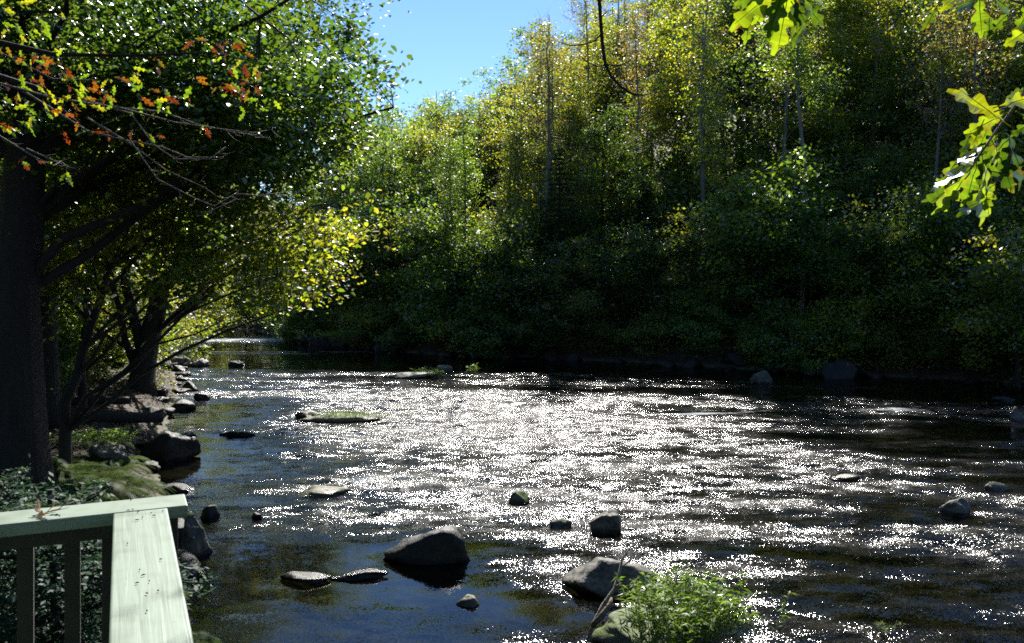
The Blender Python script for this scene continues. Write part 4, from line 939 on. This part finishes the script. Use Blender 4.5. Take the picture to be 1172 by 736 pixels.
# dead stick
stk = MB()
def S(px, py, d): return atd(px, py, d * .945)
stk.tube([S(673, 735, 9.6), S(678, 716, 9.65), S(690, 692, 9.75), S(703, 674, 9.85), S(709, 655, 9.95), S(712, 640, 10.0), S(722, 626, 10.1), S(733, 619, 10.2)], [.022, .020, .018, .017, .015, .012, .009, .005], 8)
stk.tube([S(710, 650, 9.97), S(724, 640, 10.0), S(738, 636, 10.1)], [.008, .006, .003], 5)
stk.tube([S(716, 633, 10.05), S(717, 622, 10.1)], [.006, .003], 5)
stk.tube([S(704, 672, 9.86), S(716, 665, 9.8), S(731, 662, 9.8)], [.009, .007, .004], 5)
stk.tube([S(710, 682, 9.7), S(718, 672, 9.75), S(722, 668, 9.8)], [.006, .006, .003], 5)
stk.build('dead_stick', M['deadwood']); tag(bpy.data.objects['dead_stick'], 'long bent dead stick propped against the slab-sided grey boulder', 'stick')
drf = MB(); drf.tube([S(678, 716, 9.55), S(686, 708, 9.5), S(698, 692, 9.6), S(700, 684, 9.65)], [.03, .035, .03, .012], 7)
drf.build('driftwood', M['wood']); tag(bpy.data.objects['driftwood'], 'short brown piece of driftwood by the foot of the dead stick', 'driftwood')
# a pale twig by the sprig
t2 = MB(); t2.tube([S(768, 693, 9.7), S(771, 675, 9.75), S(775, 660, 9.8), S(774, 650, 9.8)], [.009, .008, .006, .003], 5); t2.build('pale_twig', M['deadwood']); tag(bpy.data.objects['pale_twig'], 'short pale twig sticking up beside the thin leafy sprig', 'twig')
# grass on the islet, sprigs on the thin islet, plants at the far shore
def tuft(px, py, z, n, sp, h, label, cat='grass tuft', pal='fresh', name='grass_tuft', group=None):
    p = at(px, py, z); st, lv = blade_mesh(name, [(rg.normal(0, sp), rg.normal(0, sp * .4)) for _ in range(n)], rg, 12, h * .6, .12, pal, .15, h)
    r = empty(name, (p.x, p.y, z)); tag(r, label, cat, group); link('stems', st, M['deadwood'], r); link('leaves', lv, M['leafnear'], r); return r
tuft(402, 478, .12, 150, .55, .12, 'patch of short green grass on the sandy slab islet')
tuft(402, 389, .5, 150, 1.3, .5, 'sunlit pale green grass clump on the far shore beside the boulder point', name='grass_clump', cat='grass clump')
tuft(492, 431, .08, 18, .25, .3, 'small green sprig on the middle of the thin pale islet', cat='sprig', name='green_sprig')
tuft(541, 427, .02, 12, .12, .3, 'small green sprig in the water right of the thin pale islet', cat='sprig', name='green_sprig')
tuft(935, 428, .1, 40, .4, .5, 'pale sunlit plant before the rounded grey boulder', cat='plant', name='waterside_plant')
tuft(1017, 727, .0, 8, .05, .12, 'tiny sprig poking out of the water at the lower right', cat='sprig', name='green_sprig')
tuft(112, 508, .75, 60, .3, .25, 'low green and yellow plants behind the pale boulder on the left bank', cat='plant', name='ground_plant')

# ferns below the deck
def fern_mesh(name, rg, nf=11, L=.75):
    V = []; Fc = []; col = []; mb = MB(); pc = palette('fresh') if rg.random() < .4 else palette('green')
    for k in range(nf):
        a = k * 2.4 + rg.normal(0, .2); d = Vector((math.cos(a), math.sin(a), 0)); l = L * rg.uniform(.7, 1.1); side = Vector((-d.y, d.x, 0)); rise = rg.uniform(.45, .85)
        c = np.array(pc[rg.integers(0, 4)]) * .62
        P = lambda s: d * (l * s * (1 - .1 * s)) + Vector((0, 0, l * (rise * s - (rise + .12) * s * s)))
        mb.tube([P(0), P(.33), P(.66), P(1)], [.004, .003, .002, .001], 3, False)
        m = 34
        for i in range(2, m):
            s = i / m; wd = l * .21 * math.sin(math.pi * min(1, .18 + s * .82)) ** .8 + .01; p = P(s); tn = (P(min(1, s + .02)) - p).normalized()
            for sg in (1, -1):
                tip = p + side * sg * wd + tn * wd * .45 + Vector((0, 0, -.12 * wd)); h = l / m * .36; b = len(V)
                V += [p - tn * h * .5, p.lerp(tip, .5) - tn * h * .9, tip, p.lerp(tip, .5) + tn * h * .9, p + tn * h * .5]; Fc.append([b, b + 1, b + 2, b + 3, b + 4]); col += [c * rg.uniform(.85, 1.15)] * 5
    flat = [i for f in Fc for i in f]
    return mb.me(name + '_stems'), mesh_np(name + '_fronds', np.array([tuple(v) for v in V]), flat, 5, False, np.array(col))
FERN = []
for k in range(4):
    st, lv = fern_mesh('fern%d' % k, rg, 11 + k, .7 + .1 * k); st.materials.append(M['deadwood']); lv.materials.append(M['fern']); FERN.append((st, lv))
fs = []
while len(fs) < 110:
    px = rr.uniform(-90, 205); py = rr.uniform(465, 1000) if len(fs) < 70 else rr.uniform(470, 575); z = .9; p = at(px, py, z); p = at(px, py, gz(p.x, p.y))
    if river_sd(np.array([p.x]), np.array([p.y]))[0] > .35 and 3.0 < p.y < 18: fs.append((px, py, p))
fs.sort(key=lambda t: t[0])
for i, (px, py, p) in enumerate(fs):
    st, lv = FERN[i % 4]; r = empty('fern', (p.x, p.y, gz(p.x, p.y))); r.rotation_euler = (0, 0, rr.uniform(0, 6.28)); s = rr.uniform(.7, 1.25); r.scale = (s, s, s)
    link('stem', st, parent=r); link('frond', lv, parent=r); tag(r, 'dark green fern on the shaded bank below the deck, %s of them' % ordinal(i, 110), 'fern', 'ferns on the bank below the deck')
# hemlock saplings seen between the balusters
sap_t, sap_c = conifer_meshes('sapling', 1.9, .95, 14, 730, 'blue', .25, .035, 620); sap_t.materials.append(M['bark']); sap_c.materials.append(M['needle'])
for (px, py, d, lb) in ((58, 640, 4.7, 'young hemlock with pale green boughs seen between the balusters'), (-20, 600, 5.6, 'young hemlock at the left edge under the cross rail'), (62, 590, 8.5, 'young hemlock on the bank just above the cross rail')):
    q = atd(px, py, d); r = empty('hemlock_sapling', (q.x, q.y, gz(q.x, q.y))); link('trunk', sap_t, parent=r); link('crown', sap_c, parent=r); tag(r, lb, 'sapling'); s = max(.7, (q.z - gz(q.x, q.y)) / 1.6); r.scale = (s, s, s)
b_ = empty('leafy_plant', (-2.25, 4.9, gz(-2.25, 4.9))); tag(b_, 'light green leafy plant behind the balusters next to the main rail', 'plant')
st, lv = blade_mesh('low_plant', [(rg.normal(0, .22), rg.normal(0, .22)) for _ in range(34)], rg, 20, .075, .42, 'green', .5, .65)
link('stems', st, M['deadwood'], b_); link('leaves', lv, M['fern'], b_)

# leaf litter on the left bank: nobody could count it
n = 30000; xs = rg.uniform(-15, -2.5, n); ys = rg.uniform(4, 34, n); sdv = river_sd(xs, ys); k = sdv > .15; xs, ys = xs[k], ys[k]
zs = ground_z(xs, ys) + .02
P = np.stack([xs, ys, zs], -1)
V, Fq, c = leaf_cloud(P, .085, rg, [(.07, .042, .022), (.09, .058, .03), (.04, .024, .012), (.12, .085, .05)], np.zeros(len(P), int), .3, .6, fold=True, droop=0)
lt = link('leaf_litter', mesh_np('leaf_litter', V, Fq, 4, False, c), M['litter']); tag(lt, 'dry brown leaves strewn over the left bank', 'leaf litter', kind='stuff')

n = 70000; xs = rg.uniform(-40, 34, n); ys = rg.uniform(30, 84, n); sdv = river_sd(xs, ys); k = (sdv > .4) & (ys > 45 - .75 * (xs + 12)); xs, ys = xs[k], ys[k]
hh = np.clip(fbm(xs * .25, ys * .25, 3, 91) + .5, .1, 1.1)
P = np.stack([xs, ys, ground_z(xs, ys) + rg.random(len(xs)) * hh], -1)
V, Fq, c = leaf_cloud(P, .26, rg, palette('green') + palette('olive'), (np.floor(xs) * 7 + np.floor(ys) * 13).astype(int) % 900, .8, .55, fold=False)
ug = link('undergrowth', mesh_np('undergrowth', V, Fq, 4, False, c), M['leaf']); tag(ug, 'low green undergrowth covering the far slope between the trees', 'undergrowth', kind='stuff')

# fallen logs by the litter, fence and bench in the woods
lg = MB(); a = at(66, 462, .75); b = at(150, 459, .75); lg.tube([a, a.lerp(b, .5) + Vector((0, .1, .05)), b], [.13, .12, .08], 9); lg.build('fallen_log', M['bark']); tag(bpy.data.objects['fallen_log'], 'dark log lying along the back of the sunlit leaf litter', 'log')
lg = MB(); a = at(60, 482, .7); b = at(186, 478, .5); lg.tube([a, a.lerp(b, .5) + Vector((0, .1, .03)), b], [.17, .15, .12], 9); o = lg.build('fallen_log', M['bark']); tag(o, 'thick dark log lying along the front of the sunlit leaf litter', 'log')
fx0, fx1, fy = -20.6, -14.9, 36.5
fe = empty('wooden_railing', (fx0, fy, gz(fx0, fy))); fe.location = (0, 0, 0); tag(fe, 'brown wooden railing across the woods behind the left bank', 'railing')
zr = H + (315 - 351) / F * fy
mb = MB(); mb.box((fx0, fy - .06, zr), (fx1 - fx0, 0, 0), (0, .12, 0), (0, 0, .05)); mb.build('top_rail', M['wood'], fe, smooth=False, bevel=.004)
mb = MB(); mb.box((fx0, fy - .02, zr - .48), (fx1 - fx0, 0, 0), (0, .04, 0), (0, 0, .09)); mb.build('lower_rail', M['wood'], fe, smooth=False)
for i in range(5):
    x = fx0 + (fx1 - fx0 - .1) * i / 4; g_ = gz(x, fy) - .2; mb = MB(); mb.box((x, fy + .022, g_), (.1, 0, 0), (0, .1, 0), (0, 0, zr - g_ - .002)); mb.build('post', M['wood'], fe, smooth=False)
bn = empty('wooden_bench', (0, 0, 0)); by_ = 33.5; bx0 = (120 - CX) / F * by_; bx1 = (160 - CX) / F * by_; zs_ = H + (315 - 376) / F * by_
tag(bn, 'pale plank bench in front of the brown railing behind the left bank', 'bench')
mb = MB(); mb.box((bx0, by_ - .2, zs_ - .05), (bx1 - bx0, 0, 0), (0, .4, 0), (0, 0, .05)); mb.build('seat', M['wood'], bn, smooth=False, bevel=.004)
for x in (bx0 + .12, bx1 - .2):
    g_ = gz(x, by_) - .1; mb = MB(); mb.box((x, by_ - .15, g_), (.08, 0, 0), (0, .3, 0), (0, 0, zs_ - .052 - g_)); mb.build('leg', M['wood'], bn, smooth=False)

# ------------------------------------------------------------------ deck and its painted railing
ZR = H - 0.66
rail = empty('deck_railing', (0, 0, 0)); tag(rail, 'pale green painted deck railing turning a corner at the lower left', 'railing')
deck = empty('deck', (0, 0, 0)); tag(deck, 'pale green painted timber deck under the railing, out of the picture below', 'deck')
u = Vector((-.408, .89, 0)).normalized()       # along the main rail, away from the camera
v = Vector((-u.y, u.x, 0))                     # along the cross rail, to the left
W6, T = .140, .036
def uvbox(mb_, name, ctr0, du, dv, dz, mat, parent, bevel=.004):
    """box with UVs running along its length"""
    b = MB(); b.box(ctr0, du, dv, dz); o = b.build(name, mat, parent, smooth=False)
    me = o.data; uv = me.uv_layers.new(name='UVMap'); D = Vector(du).normalized(); E = Vector(dv).normalized()
    for lp in me.loops:
        q = me.vertices[lp.vertex_index].co; uv.data[lp.index].uv = (q.dot(D), q.dot(E) + q.z)
    if bevel:
        md = o.modifiers.new('bevel', 'BEVEL'); md.width = bevel; md.segments = 3; md.limit_method = 'ANGLE'
    return o
corner = at(161, 584, ZR); cc = Vector((corner.x, corner.y, 0))        # centre of the joint on the main rail
pz = lambda p, z: Vector((p.x, p.y, z))
# main rail cap
uvbox(None, 'top_rail', pz(cc - v * W6 / 2 - u * 4.2, ZR - T), u * 4.198, v * W6, (0, 0, T), M['paint'], rail, .005)
# cross rail cap, running past the corner post to the right
uvbox(None, 'top_rail', pz(cc - v * (W6 / 2 + .055), ZR - T + .001), v * 3.4, u * W6, (0, 0, T), M['paint'], rail, .005)
# rails below the caps
uvbox(None, 'side_rail', pz(cc - v * .02 - u * 4.2, ZR - T - .047), u * 4.18, v * .038, (0, 0, .045), M['shadedpaint'], rail, .003)
uvbox(None, 'side_rail', pz(cc + v * .02 + u * .05, ZR - T - .047), v * 3.1, u * .038, (0, 0, .045), M['shadedpaint'], rail, .003)
uvbox(None, 'bottom_rail', pz(cc + v * .02 + u * .05, ZR - .98), v * 3.1, u * .038, (0, 0, .088), M['shadedpaint'], rail, .003)
uvbox(None, 'bottom_rail', pz(cc - v * .02 - u * 4.2, ZR - .98), u * 4.18, v * .038, (0, 0, .088), M['shadedpaint'], rail, .003)
# corner post and others
gcp = gz(cc.x, cc.y)
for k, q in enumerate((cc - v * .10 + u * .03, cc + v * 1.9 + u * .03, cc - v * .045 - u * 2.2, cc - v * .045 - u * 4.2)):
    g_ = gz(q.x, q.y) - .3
    uvbox(None, 'post', pz(q, g_), u * .088, v * .088 * (0.9 if k == 0 else 1), (0, 0, ZR - T - g_ - (.003 if k == 0 else .093)), M['shadedpaint'], rail, .003)
# balusters under the cross rail (first ones as the photograph shows them)
s0 = [.060, .155, .271]
s = s0[-1]
while s < 2.9: s += .116; s0.append(s)
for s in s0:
    q = cc + v * s + u * .088; uvbox(None, 'baluster', pz(q, ZR - 1.0), u * .036, v * .040, (0, 0, .95), M['shadedpaint'], rail, .002)
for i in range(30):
    q = cc - v * .058 - u * (.15 + i * .132); uvbox(None, 'baluster', pz(q, ZR - 1.0), u * .040, v * .036, (0, 0, .90), M['shadedpaint'], rail, .002)
# deck boards and frame
ZD = ZR - 1.08
for i in range(26):
    q = cc + v * .02 + u * .02 - u * (.146 * (i + 1)); uvbox(None, 'board', pz(q, ZD - .036), v * 3.2, u * .14, (0, 0, .036), M['paint'], deck, .002)
uvbox(None, 'joist', pz(cc + v * .02 - u * 3.8, ZD - .19), u * 3.8, v * .04, (0, 0, .15), M['paint'], deck, 0)
uvbox(None, 'joist', pz(cc + v * 3.15 - u * 3.8, ZD - .19), u * 3.8, v * .04, (0, 0, .15), M['paint'], deck, 0)
for q in (cc + v * .1 - u * .2, cc + v * 3.0 - u * .2, cc + v * 3.0 - u * 3.6):
    g_ = gz(q.x, q.y) - .3; uvbox(None, 'post', pz(q, g_), u * .1, v * .1, (0, 0, ZD - .192 - g_), M['paint'], deck, 0)
# specks of debris on the rail, small twigs and seeds
n = 0
dbm = {}
for px, py in ((152, 583), (163, 592), (158, 586), (173, 587), (186, 585), (157, 595), (146, 622), (164, 658), (160, 652), (157, 667), (171, 665), (181, 676), (168, 699), (168, 679), (147, 584), (184, 640), (150, 572), (176, 590)):
    q = at(px, py, ZR + .0035); a = rg.random() * 3.14; dd = Vector((math.cos(a), math.sin(a), 0)) * rg.uniform(.002, .006)
    m_ = MB(); m_.tube([q - dd, q + Vector((0, 0, .001)), q + dd], [.0008, .0016, .0006], 5); o = m_.build('seed_speck', M['bark']); dbm[(py, px)] = o
# dry leaf cluster on the cross rail
for i, (px, py, dx, dy, lb) in enumerate(((40, 590, 1, .2, 'dry curled brown leaf on the cross rail, left of its little heap'), (55, 586, .9, .4, 'dry reddish leaf at the right of the heap on the cross rail'), (46, 593, .4, -.8, 'pale dry leaf at the front of the heap on the cross rail'), (50, 589, -.7, .5, 'dry leaf at the back of the heap on the cross rail'))):
    q = at(px, py, ZR + .008); m_ = MB(); cl_ = []
    oak_leaf(m_, q, (dx, dy, .12), (.1 * i, .2, 1), .055, -.35, cl_, [(.20, .12, .08), (.18, .08, .06), (.27, .20, .14), (.18, .11, .07)][i]); o = finish_leaves(m_, cl_, 'dry_leaf', None, M['litter']); tag(o, lb, 'dry leaf', 'dry leaves heaped on the cross rail')
ks = sorted(dbm)
for i, k in enumerate(ks):
    tag(dbm[k], '%s of the tiny dark specks on the pale green rail' % ordinal(i, len(ks)).replace('from the left', 'from the joint').replace('from the right', 'from the near end'), 'debris', 'specks of debris on the rail')

# ------------------------------------------------------------------ labels for the rows of trees
LOOK = {'round0': 'full green tree', 'round1': 'olive-green tree', 'round2': 'dense green tree', 'tulip0': 'tall slim olive tree', 'tulip1': 'tall slim yellow-green tree', 'tulip2': 'tall narrow olive tree',
        'pole0': 'slim olive tree', 'pole1': 'slim green tree', 'bare0': 'nearly bare tall tree', 'bare1': 'thin-leaved tall tree', 'under0': 'small green tree', 'under1': 'small olive tree', 'under2': 'small dense tree', 'gold0': 'golden tree', 'yellow0': 'yellow-green tree',
        'shrub0': 'green shrub', 'shrub1': 'olive shrub', 'hemlock0': 'dark hemlock', 'hemlock1': 'blue-green hemlock'}
ROWS = {'shore': 'at the water edge of the far bank', 'low': 'low on the far bank', 'mid': 'halfway up the far slope', 'high': 'high on the far slope', 'ridge': 'on the far skyline',
        'left': 'in the woods of the left bank', 'upstream': 'upstream beyond the little rapid', 'near': 'out of view around the deck, added to block sky light'}
GR = {'shore': 'waterside growth on the far bank', 'low': 'trees low on the far bank', 'mid': 'trees halfway up the far slope', 'high': 'trees high on the far slope', 'ridge': 'trees on the skyline', 'left': 'woods on the left bank', 'upstream': 'trees upstream', 'near': 'unseen trees added around the deck'}
from collections import defaultdict
bk = defaultdict(list)
for root, key, row, px in TREES:
    if row != 'own': bk[(key, row)].append((px, root))
for (key, row), lst in bk.items():
    lst.sort(key=lambda t: t[0]); n = len(lst)
    for i, (px, root) in enumerate(lst):
        tail = '' if n == 1 else ', ' + ordinal(i, n)
        tag(root, LOOK[key] + ' ' + ROWS[row] + tail, 'shrub' if 'shrub' in key else 'conifer' if 'hem' in key else 'tree', GR[row])
print('trees', len(TREES))
